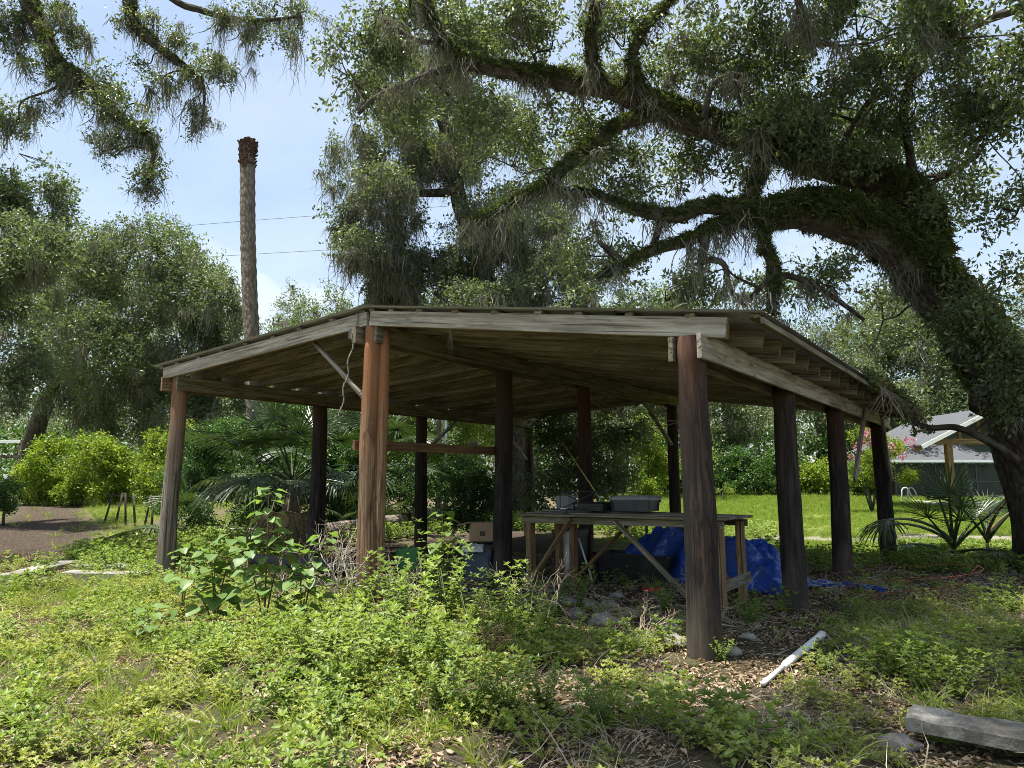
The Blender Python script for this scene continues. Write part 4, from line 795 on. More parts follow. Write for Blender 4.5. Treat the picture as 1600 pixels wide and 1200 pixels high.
FR = {'up': frond_mesh('frond', M['palm'], 34, .95, 1.3, 1.15, .25), 'mid': frond_mesh('frond', M['palm'], 34, 1.0, 1.5, .75, .6), 'low': frond_mesh('frond', M['palm'], 34, 1.0, 1.3, .35, 1.0),
      'pale': frond_mesh('frond', M['palm_pale'], 34, 1.0, 1.3, .45, .9), 'dead': frond_mesh('frond', M['palm_dead'], 26, .95, 1.0, .15, 2.2, 3.2, .03),
      's_up': frond_mesh('frond', M['palm'], 22, .42, .55, 1.25, .1, 3.4, .05), 's_mid': frond_mesh('frond', M['palm'], 22, .42, .60, .85, .25, 3.8, .05), 's_low': frond_mesh('frond', M['palm'], 20, .40, .6, .4, .8, 3.8, .05), 's_pale': frond_mesh('frond', M['palm_pale'], 20, .45, .8, .75, 1.3, 3.8, .05), 's_dead': frond_mesh('frond', M['palm_dead'], 18, .40, .75, 1.0, .9, 3.4, .05)}
def fan_palm(name, base, h, r, fronds, label):
    e = empty(name, base, label, 'palm')
    if h > .1: MB().tube([base - UP * .2 + UP * z for z in np.linspace(0, h + .2, 8)], [r * (1.1 if i % 2 else .95) for i in range(8)], 12, True, .25, 5).build('trunk', M['palm_bark'], e, True)
    ks = 1.35 if name == 'saw_palmetto' else 1.0
    for (k, az, sc, dz) in fronds: share('frond', FR[k], base + UP * (h + dz), e, (random.uniform(-.15, .15), random.uniform(-.1, .1), math.radians(az)), ks * sc * random.uniform(.92, 1.05))
    return e
bp = onground(*D(455, 800, 16.8)[:2])
fan_palm('fan_palm', bp, 1.6, .2, [('up', 60, 1.1, 0), ('up', 170, 1.05, 0), ('up', 300, 1, 0), ('mid', 20, 1.1, 0), ('mid', 110, 1.1, -.05), ('mid', 185, 1.15, 0), ('mid', 250, 1.0, 0), ('mid', 330, 1.1, 0), ('low', 150, 1.1, -.1), ('pale', 195, 1.15, -.1), ('pale', 230, 1.1, -.15), ('mid', 215, 1.2, .1), ('mid', 275, 1.2, .05), ('up', 230, 1.2, 0), ('low', 255, 1.2, 0), ('low', 200, 1.2, -.2), ('dead', 300, 1.2, -.3), ('low', 290, 1.1, -.1), ('low', 40, 1.1, -.1), ('dead', 260, 1.2, -.1), ('dead', 285, 1.2, -.15), ('dead', 310, 1.15, -.1), ('dead', 235, 1.1, -.2), ('low', 350, 1, -.1)], 'fan palm with tan dead fronds hanging beside the barn')
bp = onground(*D(585, 800, 18.6)[:2])
fan_palm('fan_palm', bp, 1.9, .2, [('up', 20, 1, 0), ('up', 140, 1, 0), ('up', 260, 1, 0), ('mid', 60, 1.1, 0), ('mid', 180, 1.1, 0), ('mid', 220, 1.1, 0), ('mid', 300, 1.1, 0), ('low', 190, 1.1, -.1), ('low', 240, 1.1, -.1), ('low', 280, 1.1, -.1), ('low', 340, 1.1, -.1), ('low', 100, 1.1, -.1)], 'dark shaded fan palm behind the gable post')
bp = onground(*D(330, 800, 19.5)[:2])
fan_palm('fan_palm', bp, .05, .2, [('up', 100, 1.1, 0), ('pale', 180, 1.15, 0), ('pale', 215, 1.15, 0), ('pale', 330, 1.1, 0), ('mid', 20, 1.1, 0), ('mid', 270, 1.1, 0), ('low', 200, 1.1, 0), ('up', 200, 1.2, 0), ('mid', 150, 1.1, 0)], 'fan palm with silvery sunlit fronds behind the grey corner post')
bp = onground(*D(545, 830, 21)[:2])
fan_palm('young_palm', bp, 0.1, .1, [('up', 80, .75, 0), ('up', 200, .7, 0), ('mid', 0, .8, 0), ('mid', 300, .8, 0), ('mid', 240, .8, 0), ('up', 320, .8, 0)], 'young light green fan palm sprouting beside the fallen log')
bp = gp(1492, 888)
fan_palm('saw_palmetto', bp, .25, .06, [('s_up', 100, 1.2, .25), ('s_up', 250, 1.25, .3), ('s_mid', 200, 1.1, .1), ('s_mid', 260, 1.1, .1), ('s_mid', 330, 1.15, .1), ('s_mid', 20, 1.1, .1), ('s_low', 230, 1.1, 0), ('s_low', 290, 1.1, 0), ('s_low', 180, 1.1, 0), ('s_pale', 185, 1.3, .25), ('s_pale', 165, 1.2, .2), ('s_up', 300, 1.1, .2)], 'saw palmetto clump with a drooping grey fan between barn and oak')
bp = gp(1545, 880)
fan_palm('saw_palmetto', bp, .25, .05, [('s_up', 140, 1.2, .3), ('s_dead', 260, 1.3, .3), ('s_mid', 210, 1.2, .2), ('s_mid', 300, 1.1, .15), ('s_dead', 330, 1.2, .25), ('s_low', 240, 1.1, 0), ('s_mid', 60, 1.1, .1)], 'saw palmetto with brownish fans at the foot of the great oak')
# fallen fronds
for (u, v, d, k, rz, sc, lab) in [(252, 800, 15.6, 'pale', 178, 1.0, 'fallen green palm frond lying beside the grey corner post'), (262, 815, 15.0, 'dead', 200, 1.0, 'fallen dry grey palm frond lying under the green one')]:
    b_ = D(u, v, d); b_[2] = float(gz(b_[0], b_[1])) + (.55 if k == 'pale' else .35)
    e = empty('fallen_frond', b_, lab, 'palm frond'); share('blade', frond_mesh('blade', M['palm_pale'] if k == 'pale' else M['palm_dead'], 30, 1.25, .5, .25, .75, 2.6), b_, e, (0, 0, math.radians(rz)), sc)
# fallen palm log
lg0 = gp(540, 838); lg1 = gp(712, 812); dl = nrm(lg1 - lg0); lg0 = lg0 - dl * 1.0
log = empty('palm_log', (lg0 + lg1) / 2, 'fallen palm trunk lying behind the barn with a torn brown end', 'log')
n_ = 40; MB().tube([lg0 + (lg1 - lg0) * q + UP * .21 for q in np.linspace(0, .86, n_)], [.22 + (.006 if i % 2 else -.006) for i in range(n_)], 16, True, .06, 8).build('trunk', M['palm_bark'], log, True)
mb = MB()
for k in range(46):
    a = random.uniform(0, 6.283); q = random.uniform(.82, 1.0); c = lg0 + (lg1 - lg0) * q + UP * .21; o_ = np.cross(dl, UP) * math.cos(a) + UP * math.sin(a)
    if c[2] + o_[2] * .2 < .15: o_[2] = abs(o_[2])
    mb.beam(c + o_ * .12, c + o_ * random.uniform(.2, .42) + dl * random.uniform(.1, .35), .08, .025, o_)
mb.build('torn_boots', plain_mat('palm_boots', (.22, .11, .06), .95, .35, 8, .1), log, False, 'stuff')

# ------------------------------------------------------------------ ground cover
def nz(x, y, f, o): return np.array([mnoise.noise(Vector((a * f + o, b * f - o, o * .3))) for a, b in zip(x, y)])
def field(n, ylo, yhi, umin=-40, umax=1640, bias=1.0):
    y = ylo + (yhi - ylo) * rng.random(n) ** bias; u = rng.uniform(umin, umax, n); x = (u - 800) / F_PX * y * 1.01
    return x, y
def put(name, key, protos, x, y, keep, sc, tilt, label, cat, dz=0.0):
    k = rng.random(len(x)) < keep * (clear_of(x, y) if key not in ('dryl', 'lawn') else 1); x, y = x[k], y[k]; sc = sc[k]
    scatter(name, key, protos, np.stack([x, y, gz(x, y) + dz], 1), rand_rot(len(x), tilt), sc, None, label, cat)
SKIP = []                              # spots kept clear: (x, y, r)
CLEAR = [(gp(*a)[:2], gp(*b)[:2], r) for a, b, r in [((1190, 1079), (1288, 1000), .13), ((1400, 1165), (1600, 1230), .30), ((1400, 1120), (1600, 1170), .25), ((112, 896), (250, 898), .28), ((0, 914), (110, 888), .26), ((415, 1085), (430, 1065), .12), ((1092, 1040), (1100, 1062), .38), ((540, 842), (720, 820), 1.1), ((560, 860), (700, 845), 1.1)]]
def clear_of(x, y):
    k = np.ones(len(x))
    for a, b, r in CLEAR: k *= sstep(r * .8, r * 1.2, seg_dist(x, y, [tuple(a), tuple(b)]))
    return k
# low creeping weeds of the sunny yard
def area_field(n, ylo, yhi, xmul=.80):
    y = np.sqrt(rng.uniform(ylo ** 2, yhi ** 2, n)); x = rng.uniform(-1, 1, n) * y * xmul; return x, y
def bare(x, y):                        # bald litter patches
    b1 = sstep(1.15, .5, np.hypot((x + .3) / 1.5, (y - 4.4) / .55)) * .85; b2 = sstep(1.1, .5, np.hypot((x - .85) / .9, (y - 5.3) / .4)) * .7; b3 = sstep(1.1, .6, np.hypot((x + 4.4) / 1.1, (y - 8.0) / .7)) * .7
    b4 = sstep(1.1, .5, np.hypot((x - 3.0) / .8, (y - 4.3) / .5)) * .7
    return np.maximum(np.maximum(b1, b2), np.maximum(b3, b4))
x, y = area_field(15000, 3.4, 15.0); d, s_, l = zones(x, y); nn = nz(x, y, 1.5, 3.1)
shade = sstep(-.5, 2.0, x - 1.0)
put('ground_cover', 'cover', COVER, x, y, np.clip(.36 + 2.4 * nn, 0, 1) * (1 - .93 * d) * (1 - bare(x, y)) * (1 - .5 * shade), rng.uniform(.55, 1.25, len(x)), .15, 'low creeping weeds covering the yard', 'ground cover')
x, y = area_field(6500, 3.6, 15.0); d, s_, l = zones(x, y); nn = nz(x, y, .9, 9.7)
put('weeds', 'loww', LOWW, x, y, np.clip(.02 + 1.9 * nn + .45 * np.exp(-((x + .8) / 2.2) ** 2 - ((y - 7.2) / 2.2) ** 2), 0, 1) * (1 - .95 * d) * (1 - .9 * bare(x, y)), rng.uniform(.55, 1.35, len(x)), .15, 'knee-low leafy weeds in the yard', 'weeds')
x, y = area_field(7500, 3.4, 15.0); d, s_, l = zones(x, y); nn = nz(x, y, .8, 21.3)
put('grass', 'grassy', GRASS, x, y, np.clip(.42 + 1.8 * nn + .35 * sstep(-1.0, -3.5, x), 0, 1) * (1 - .95 * d) * (1 - .6 * bare(x, y)), rng.uniform(.5, 1.15, len(x)), .15, 'loose grass tufts among the weeds', 'grass')
x, y = area_field(15000, 3.2, 16.0); d, s_, l = zones(x, y); nn = nz(x, y, 1.1, 33)
put('leaf_litter', 'dryl', DRYL, x, y, np.clip(.45 + .9 * nn + .5 * d + bare(x, y), 0, 1), rng.uniform(.6, 1.2, len(x)), .08, 'dry brown fallen leaves on the ground', 'leaf litter')
x, y = area_field(3200, 3.4, 15.0); d, s_, l = zones(x, y); nn = nz(x, y, .8, 41)
put('dry_stems', 'dryg', DRYG, x, y, np.clip(.25 + nn + .4 * sstep(0, 2, x), 0, 1) * (1 - .8 * d), rng.uniform(.5, 1.1, len(x)), .25, 'dry pale stems among the weeds', 'dry grass')
x, y = area_field(2200, 3.4, 15.0); put('fallen_twigs', 'twig', TWIG, x, y, np.full(len(x), .7), rng.uniform(.6, 1.5, len(x)), .1, 'scattered fallen twigs', 'twigs')
# lawn
x = rng.uniform(2, 26, 26000); y = rng.uniform(14.5, 44, 26000); d, s_, l = zones(x, y)
put('lawn_grass', 'lawn', LAWN, x, y, np.clip(.75 + 1.3 * nz(x, y, .35, 61), .1, 1) * l * (1 - s_) * (1 - .8 * d) * (np.abs(x / y) < .9), rng.uniform(.7, 1.4, len(x)) * (1 + np.clip((y - 18) / 26, 0, 1)), .1, 'short bright grass of the lawn', 'grass')
x = rng.uniform(-40, -9, 9000); y = rng.uniform(17, 46, 9000); d, s_, l = zones(x, y); k = np.abs(x / y) < .9
put('verge_grass', 'grassy', GRASS, x, y, np.clip(l + .25, 0, 1) * (1 - .9 * d) * k, rng.uniform(.8, 1.6, len(x)), .1, 'long bright grass along the dirt track', 'grass')
# undergrowth behind and beside the barn
x = rng.uniform(-9, 7, 5200); y = rng.uniform(13, 27, 5200); d, s_, l = zones(x, y); nn = nz(x, y, .6, 55)
put('undergrowth', 'loww', LOWW, x, y, np.clip(.5 + 1.2 * nn, 0, 1) * (1 - d) * (1 - l), rng.uniform(1.0, 2.0, len(x)), .15, 'rank green undergrowth behind the barn', 'undergrowth')
x, y = area_field(1500, 9.5, 13.5, .85); d, s_, l = zones(x, y); kk = (x < -5.2) & (x > -9.5)
put('sunny_weeds', 'loww', LOWW, x, y, kk * (1 - .9 * d) * sstep(11.9, 12.4, y) * .9, rng.uniform(.9, 1.6, len(x)), .15, 'leafy weeds behind the concrete edging', 'weeds')
x, y = rng.uniform(4.5, 11, 1500), rng.uniform(12.5, 16.5, 1500); d, s_, l = zones(x, y)
put('shade_weeds', 'loww', LOWW, x, y, .75 * (1 - .8 * d), rng.uniform(.8, 1.5, len(x)), .15, 'weeds around the palmettos', 'weeds')

# ------------------------------------------------------------------ single weeds one can point at
def bushy_mesh(h, spread, stems, leaf): return weed_proto('foliage', M['weed_leaf'], stems, h, leaf, .42, 9, spread)
BW = [bushy_mesh(.75, .30, 12, .085), bushy_mesh(.55, .34, 12, .08), bushy_mesh(.9, .26, 11, .085), bushy_mesh(.45, .36, 12, .085)]
def weed_plant(x, y, k, sc, label, group):
    b_ = onground(x, y); sc = sc * (1.2 if group == 'weeds in the sunny tangle' else 1.05); e = empty('weed_plant', b_, label, 'weed', group); rz = random.uniform(0, 6.28)
    f = share('foliage', BW[k], b_, e, (0, 0, rz), sc); f['kind'] = 'stuff'
    mb = MB()
    for q in range(4):
        a = q * 1.6 + rz; h = (.5, .36, .6, .3)[k] * sc; mb.tube([b_, b_ + np.array([math.cos(a) * .05, math.sin(a) * .05, h * .5]), b_ + np.array([math.cos(a) * .14, math.sin(a) * .14, h])], [.007, .006, .003], 5)
    mb.build('stem', M['weed_stem'], e, True)
for (u, v, k, sc) in [(628, 985, 2, .8), (665, 960, 2, 1.0), (700, 985, 0, 1.05), (600, 1010, 0, .85), (560, 990, 0, .9), (655, 1020, 0, .95), (735, 1010, 0, .8), (520, 1030, 1, 1.0), (585, 1050, 1, 1.0), (640, 1065, 1, 1.0), (700, 1060, 1, .9), (480, 1060, 1, .9), (545, 1085, 3, 1.0), (690, 960, 0, .9), (610, 960, 0, .75)]:
    p = G(u, v); weed_plant(p[0], p[1], k, sc, 'bushy bright green weed in the sunny tangle before the gable post', 'weeds in the sunny tangle')
for (u, v, k, sc) in [(800, 985, 0, .95), (835, 975, 0, .9), (870, 970, 1, 1.0), (905, 955, 0, .75), (775, 1000, 1, 1.0), (850, 1000, 1, .9)]:
    p = G(u, v); weed_plant(p[0], p[1], k, sc, 'leafy weed rising at the barn edge before the workbench', 'weeds before the workbench')
for (u, v, k, sc) in [(735, 1130, 3, .95), (790, 1125, 3, 1.0), (850, 1120, 1, .8), (690, 1110, 3, .9), (940, 1140, 3, .7)]:
    p = G(u, v); weed_plant(p[0], p[1], k, sc, 'low bright weed beside the bald leaf-littered patch', 'weeds by the bald patch')
for (u, v, k, sc) in [(1440, 1085, 3, .9), (1480, 1060, 3, 1.0), (1500, 1095, 3, .8), (1395, 1050, 3, .7)]:
    p = G(u, v); weed_plant(p[0], p[1], k, sc, 'shaded green weed behind the concrete plank', 'weeds behind the plank')
for (u, v, k, sc, lab) in [(1128, 1036, 1, .45, 'small weed clinging at the foot of the charred corner post'), (1040, 960, 1, .7, 'weed growing inside the barn by the charred corner post'), (1170, 985, 3, .8, 'fine-leaved weed patch between the two front eave posts'), (1330, 975, 3, .8, 'sun-flecked weed beside the red wire cage'), (1475, 905, 2, .75, 'upright broad-leaved seedling before the palmettos'), (1425, 975, 3, .7, 'pale weed by the red wire cage in the sun patch')]:
    p = G(u, v); weed_plant(p[0], p[1], k, sc, lab, None)
# heart-leaved plants: every leaf its own
def heart_leaf():
    mb = MB(); o_ = [(0, 0), (.16, -.10), (.36, -.06), (.47, .12), (.47, .36), (.34, .62), (.16, .86), (0, 1.0)]
    pts = [(0, y) for y in (0, .3, .65)]; vs_ = []; n = len(o_)
    for sx in (1, -1):
        for (a, b) in o_: vs_.append((sx * a, b, .10 * abs(a) - .22 * b * b + (.05 if 0 < b < .5 else 0)))
    cen = len(vs_); vs_.append((0, .35, -.03))
    f = [(cen, i, i + 1) for i in range(n - 1)] + [(cen, n + i + 1, n + i) for i in range(n - 1)]
    mb.add(vs_, f); return mb.mesh('leaf', M['heart_leaf'], smooth=True)
HL = heart_leaf()
def heart_plant(x, y, stems, label, size=.13):
    size *= 1.2; stems = [(a, b, c, int(n * 1.35)) for a, b, c, n in stems]
    b_ = onground(x, y); e = empty('heart_leaf_plant', b_, label, 'plant')
    for (dx, dy, h, nl) in stems:
        P = smooth_path([b_, b_ + np.array([dx * .3, dy * .3, h * .45]), b_ + np.array([dx * .7, dy * .7, h * .8]), b_ + np.array([dx, dy, h])], 14); MB().tube(P, np.linspace(.011, .004, 14), 6).build('stem', M['wood_brown'], e, True)
        for k in range(nl):
            q = .22 + .78 * (k + .5) / nl; p = P[min(13, int(q * 13))]; a = k * 2.4 + random.uniform(-.4, .4); sc = size * random.uniform(.65, 1.15) * (1.15 - .35 * q); r = random.uniform(.06, .17) * (1.2 - .5 * q)
            c = p + np.array([math.cos(a) * r, math.sin(a) * r, random.uniform(-.01, .06)]); share('leaf', HL, c, e, (random.uniform(-.5, .15), random.uniform(-.3, .3), a - math.pi / 2), sc)
p = G(412, 990); heart_plant(p[0], p[1], [(-.03, .05, 1.52, 34), (.2, 0, 1.0, 16), (-.25, 0, .85, 16)], 'tallest heart-leaved plant, standing before the dark palms')
p = G(335, 985); heart_plant(p[0], p[1], [(-.12, 0, .95, 20), (.15, .1, 1.0, 22), (-.4, 0, .6, 12), (0, -.1, .7, 14)], 'heart-leaved plant spreading toward the grey corner post', .14)
p = G(470, 985); heart_plant(p[0], p[1], [(-.05, 0, .85, 18), (.25, 0, 1.0, 16), (.1, -.1, .65, 12)], 'heart-leaved plant beside the pale dead brush', .13)
p = G(285, 965); heart_plant(p[0], p[1], [(-.08, 0, .85, 9), (.05, 0, .7, 8)], 'slim heart-leaved stem at the foot of the grey corner post', .13)
p = G(690, 955); heart_plant(p[0], p[1], [(0, 0, 1.18, 14), (.12, 0, .95, 8)], 'heart-leaved plant poking above the weeds by the storage bin', .15)
p = G(235, 1010); heart_plant(p[0], p[1], [(-.05, 0, .32, 7), (.15, 0, .3, 5)], 'lowest heart-leaved plant, out in the open ground', .12)
# dead brush
def brush(base, n, h, spread, label, mat='dry_stem', lean=(0, 0)):
    e = empty('dead_brush', base, label, 'brush'); mb = MB()
    def grow(p, d, ln, r, lev):
        P = [p]; 
        for i in range(4): d = nrm(d + rng.normal(0, .18, 3)); P.append(P[-1] + d * ln / 4)
        mb.tube(P, np.linspace(r, r * .55, 5), 5, False)
        if lev < 3:
            for k in range(3): grow(P[rng.integers(2, 5)], nrm(d + rng.normal(0, .55, 3)), ln * .62, r * .6, lev + 1)
    for k in range(n): a = random.uniform(0, 6.28); grow(base, nrm(np.array([math.cos(a) * spread + lean[0], math.sin(a) * spread + lean[1], 1.0])), h * random.uniform(.4, .6), .009, 0)
    mb.build('twigs', M[mat], e, False, 'stuff'); return e
brush(gp(520, 955), 7, .95, .45, 'pale leafless brush beside the gable post'); brush(gp(545, 950), 4, 1.25, .2, 'tall pale dead twigs leaning on the gable post', lean=(.1, 0))
brush(gp(625, 955), 5, .7, .7, 'dead grey twigs tangled among the bushy weeds'); brush(gp(765, 1035), 6, .6, .8, 'dry brown twig heap before the dark ridge post', 'dry'); brush(gp(1000, 1010), 5, .5, .9, 'dry stalks beside the stones', 'dry'); brush(gp(445, 950), 4, .8, .5, 'bare pale stems under the tallest heart-leaved plant')
brush(gp(850, 985), 3, 1.0, .5, 'thin bare wand-like stems before the workbench')
# ------------------------------------------------------------------ workbench and what stands on it
RZ = math.atan2(-BX[1], -BX[0])
def lg_(s, b, z=0.0):
    p = W(s, b, 0); p[2] = float(gz(p[0], p[1])) + z; return p
bench = empty('workbench', lg_(2.75, 2.3), 'rough lumber workbench with diagonal braces and a sagging plank top', 'workbench')
TH = 1.14
for s in (2.55, 3.35):
    for b in (0.72, 3.62): MB().beam(lg_(s + .02, b, -.05), lg_(s, b, TH - .06), .09, .14, AX, .003).build('leg', M['wood_tan'], bench)
MB().beam(lg_(2.80, 3.02, -.05), lg_(2.80, 3.02, TH - .06), .09, .12, AX).build('leg', M['wood_brown'], bench)
for k, s in enumerate((2.52, 2.75, 2.98, 3.21, 3.44)): MB().beam(lg_(s, .60, TH + .006 * (k % 2)), lg_(s, 3.76, TH + .006 * (k % 2)), .222, .035, jit=.006).build('plank', M['wood_gray'] if k % 2 else M['wood_green'], bench)
for s in (2.50, 3.43): MB().beam(lg_(s, .64, TH - .075), lg_(s, 3.72, TH - .075), .036, .09, jit=.004).build('apron', M['wood_green'], bench)
for (s0, b0, z0, s1, b1, z1, mt) in [(2.46, 2.85, TH - .05, 2.46, 3.60, .12, 'wood_tan'), (2.46, 2.15, TH - .06, 2.46, 1.0, .02, 'wood_green'), (3.48, 2.3, TH - .05, 3.48, 3.35, .12, 'wood_brown'), (3.48, 1.75, TH - .06, 3.48, .85, .15, 'wood_brown')]:
    MB().beam(lg_(s0, b0, z0), lg_(s1, b1, z1), .04, .095, AX, .003).build('brace', M[mt], bench)
MB().beam(lg_(2.38, .74, .26), lg_(3.5, .66, .34), .04, .13).build('stretcher', M['wood_gray'], bench)
def tub(name, c, sx, sy, h, taper, mat, rz, label, cat, lid=None, lidmat=None, rim=True):
    e = empty(name, c, label, cat); mb = MB(); wall = .012
    def ring(z, f, g): 
        pts = []
        for (a, b) in ((-1, -1), (1, -1), (1, 1), (-1, 1)):
            for (da, db) in ((.9, 1), (1, .9)) if (a * b > 0) else ((1, .9), (.9, 1)):
                px, py = a * da * sx / 2 * f - math.copysign(g, a), b * db * sy / 2 * f - math.copysign(g, b)
                pts.append(np.asarray(c) + np.array([px * math.cos(rz) - py * math.sin(rz), px * math.sin(rz) + py * math.cos(rz), z]))
        return pts
    rings = [ring(0, taper, 0), ring(h * .5, (1 + taper) / 2, 0), ring(h, 1, 0)]
    if rim: rings += [ring(h - .025, 1.05, 0), ring(h + .008, 1.05, 0)]
    rings += [ring(h + .006, 1, wall), ring(.02, taper, wall)]
    vs_ = [p for r in rings for p in r]; m_ = len(rings[0]); fs_ = [(i*m_ + k, i*m_ + (k+1) % m_, (i+1)*m_ + (k+1) % m_, (i+1)*m_ + k) for i in range(len(rings) - 1) for k in range(m_)]
    fs_ += [tuple(range(m_ - 1, -1, -1)), tuple((len(rings) - 1) * m_ + k for k in range(m_))]
    mb.add(vs_, fs_); mb.build('body', M[mat], e)
    if lid:
        lb = MB(); lr = [ring(h + .012, 1.07, 0), ring(h + .012 + lid * .6, 1.07, 0), ring(h + .012 + lid, .93, 0), ring(h + .012 + lid * .7, .86, 0)]
        vs_ = [p for r in lr for p in r]; fs_ = [(i*m_ + k, i*m_ + (k+1) % m_, (i+1)*m_ + (k+1) % m_, (i+1)*m_ + k) for i in range(3) for k in range(m_)] + [tuple(range(m_ - 1, -1, -1)), tuple(3 * m_ + k for k in range(m_))]
        lb.add(vs_, fs_); lb.build('lid', M[lidmat or mat], e)
    return e
T0 = TH + .026
tub('tool_case', lg_(3.1, 2.15, T0), .62, .40, .15, .95, 'gray_plastic', RZ + .1, 'grey plastic tote with a pale raised lid on the workbench', 'tote', .06, 'pale_plastic')
tub('tool_case', lg_(2.95, 2.75, T0), .50, .34, .06, .97, 'black_plastic', RZ - .1, 'flat black tool case lying on the workbench', 'case', .05)
tub('wall_bucket', lg_(3.3, 3.45, T0), .26, .24, .20, .85, 'pale_plastic', RZ, 'dirty white plastic tub on the end of the workbench', 'tub')
tin = empty('small_tin', lg_(2.58, 3.05, T0), 'small blue-grey tin on the edge of the workbench', 'tin'); MB().tube([lg_(2.58, 3.05, T0), lg_(2.58, 3.05, T0 + .055)], .055, 14).build('body', M['gray_plastic'], tin); MB().tube([lg_(2.58, 3.05, T0 + .056), lg_(2.58, 3.05, T0 + .066)], .057, 14).build('lid', M['steel'], tin)
rk = empty('wire_rack', lg_(3.25, 3.1, T0), 'folding black wire rack standing on the workbench', 'rack')
for (b, z0, b2, z1) in [(2.75, .0, 3.40, .0), (2.75, .26, 3.40, .26), (2.75, 0, 2.75, .26), (3.40, 0, 3.40, .26), (2.75, 0, 3.40, .26), (2.75, .26, 3.40, 0), (3.07, 0, 3.07, .26)]:
    MB().tube([lg_(3.05, b, T0 + z0 + .012), lg_(3.05, b2, T0 + z1 + .012)], .009, 6).build('rod', M['wire'], rk)
for b in (2.75, 3.40):
    for z in (0, .26): MB().tube([lg_(3.05, b, T0 + z + .012), lg_(3.4, b, T0 + z + .012)], .009, 6).build('rod', M['wire'], rk)
gb = empty('plastic_bottle', lg_(3.2, 2.75, T0), 'small green plastic bottle between the cases on the workbench', 'bottle'); MB().tube([lg_(3.2, 2.75, T0 + z) for z in (0, .12, .15, .17)], [.045, .045, .018, .018], 12).build('body', M['green_plastic'], gb, True); MB().tube([lg_(3.2, 2.75, T0 + .17), lg_(3.2, 2.75, T0 + .195)], .02, 10).build('cap', M['white_paint'], gb)
# under and behind the bench
tub('water_trough', lg_(4.35, 2.75), 1.35, .62, .42, .9, 'black_plastic', RZ, 'long black plastic trough under the workbench', 'trough')
tub('storage_bin', lg_(4.3, 3.95), .5, .45, .75, .92, 'black_plastic', RZ, 'tall black bin in the dark beneath the workbench', 'bin', .05)
for (s, b, h, r, tilt, lab) in [(3.55, 3.62, .80, .055, .03, 'thick white pipe standing in the dark under the bench'), (3.45, 3.38, .75, .016, .02, 'thin white rod standing upright under the bench'), (3.6, 3.15, .70, .014, -.25, 'thin white rod leaning under the bench')]:
    tag(MB().tube([lg_(s, b), lg_(s, b - tilt, h)], r, 12).build('white_pipe', M['pvc'], None, True), lab, 'pipe')
# tarp heap: a draped, creased sheet
tc_ = lg_(5.05, 1.80); rngt = np.random.default_rng(5)
def tarp_fn(u, v):
    x = (u - .5) * 2.95; y = (v - .5) * 1.9; r = max(abs(x) / 1.4, abs(y) / .88); ang = math.atan2(y, x)
    prof = .80 * max(0, 1 - max(0, r - .45) / .55) ** .75 * (1 - .18 * math.sin(x * 1.7 + .6))
    prof *= 1 if x > -.9 else 1
    w1 = mnoise.noise(Vector((x * .9, y * .9, 2))); fold = .10 * (1 - 2 * abs(math.sin(ang * 4.5 + 4 * w1))) * min(1, r * 1.2) * (prof > .02) + .20 * (abs(mnoise.noise(Vector((x * 1.3, y * 1.6, 5)))) - .2) + .12 * (abs(mnoise.noise(Vector((x * 2.9 + w1 * 2, y * 3.3, 1)))) - .15) + .05 * (abs(mnoise.noise(Vector((x * 7 + w1 * 4, y * 7, 4)))) - .15)
    z = max(.012 + .03 * abs(mnoise.noise(Vector((x * 3, y * 3, 8)))), prof + fold * min(1, prof * 4 + .15))
    xx = x * (1 + .05 * mnoise.noise(Vector((y * 2, x, 3)))); yy = y * (1 + .12 * mnoise.noise(Vector((x * 2, y, 7))))
    p = tc_ - BX * xx + AX * yy; return (p[0], p[1], float(gz(p[0], p[1])) + z)
tp_ = empty('tarp_heap', tc_, 'crumpled blue plastic tarp heaped over a pile beside the workbench', 'tarp'); MB().grid(tarp_fn, 150, 90).build('sheet', M['tarp'], tp_, True)
def flap_fn(u, v):
    p = W(5.3, 0.6, 0) + (-BX) * (u * 1.35) + AX * ((v - .5) * .55 * (1 - .5 * u) + .25 * math.sin(u * 4)); return (p[0], p[1], float(gz(p[0], p[1])) + .03 + .07 * abs(mnoise.noise(Vector((u * 5, v * 4, 3)))) + .04 * math.sin(v * 3.14))
MB().grid(flap_fn, 30, 14).build('loose_corner', M['tarp'], tp_, True)
# boxes and bins between the ridge posts
c_ = gp(752, 906); tub('storage_bin', c_, .56, .42, .46, .86, 'navy_plastic', RZ + .15, 'dark blue storage bin with a pale rag on its lid', 'bin', .05, 'gray_plastic')
rag = tag(MB().grid(lambda u, v: tuple(c_ + np.array([-.30 + .34 * u, -.30 + .26 * v, .56 + .05 * abs(mnoise.noise(Vector((u * 4, v * 4, 1)))) - .1 * (1 - v) ** 3])), 14, 10).build('rag', M['cloth'], None, True), 'pale crumpled rag draped on the blue storage bin', 'rag')
c2 = onground(*D(752, 870, 12.75)[:2]); tub('storage_bin', c2, .66, .5, .46, .9, 'black_plastic', RZ, 'black bin standing behind the blue one and carrying the carton', 'bin', .04)
cb = empty('cardboard_box', c2 + UP * .53, 'brown cardboard box with open flap on top of the black bin', 'box'); mbx = MB(); cc = c2 + UP * (.53 + .17); mbx.box(cc, .40, .34, .33, RZ + .75); mbx.build('carton', M['cardboard'], cb)
dz_ = np.array([math.cos(RZ + .75), math.sin(RZ + .75), 0]); dn_ = np.array([-dz_[1], dz_[0], 0])
MB().beam(cc - dz_ * .20 + UP * .167, cc - dz_ * .42 + UP * .115, .34, .006).build('flap', M['cardboard'], cb)
sgn = -1 if np.dot(dn_, cc) > 0 else 1
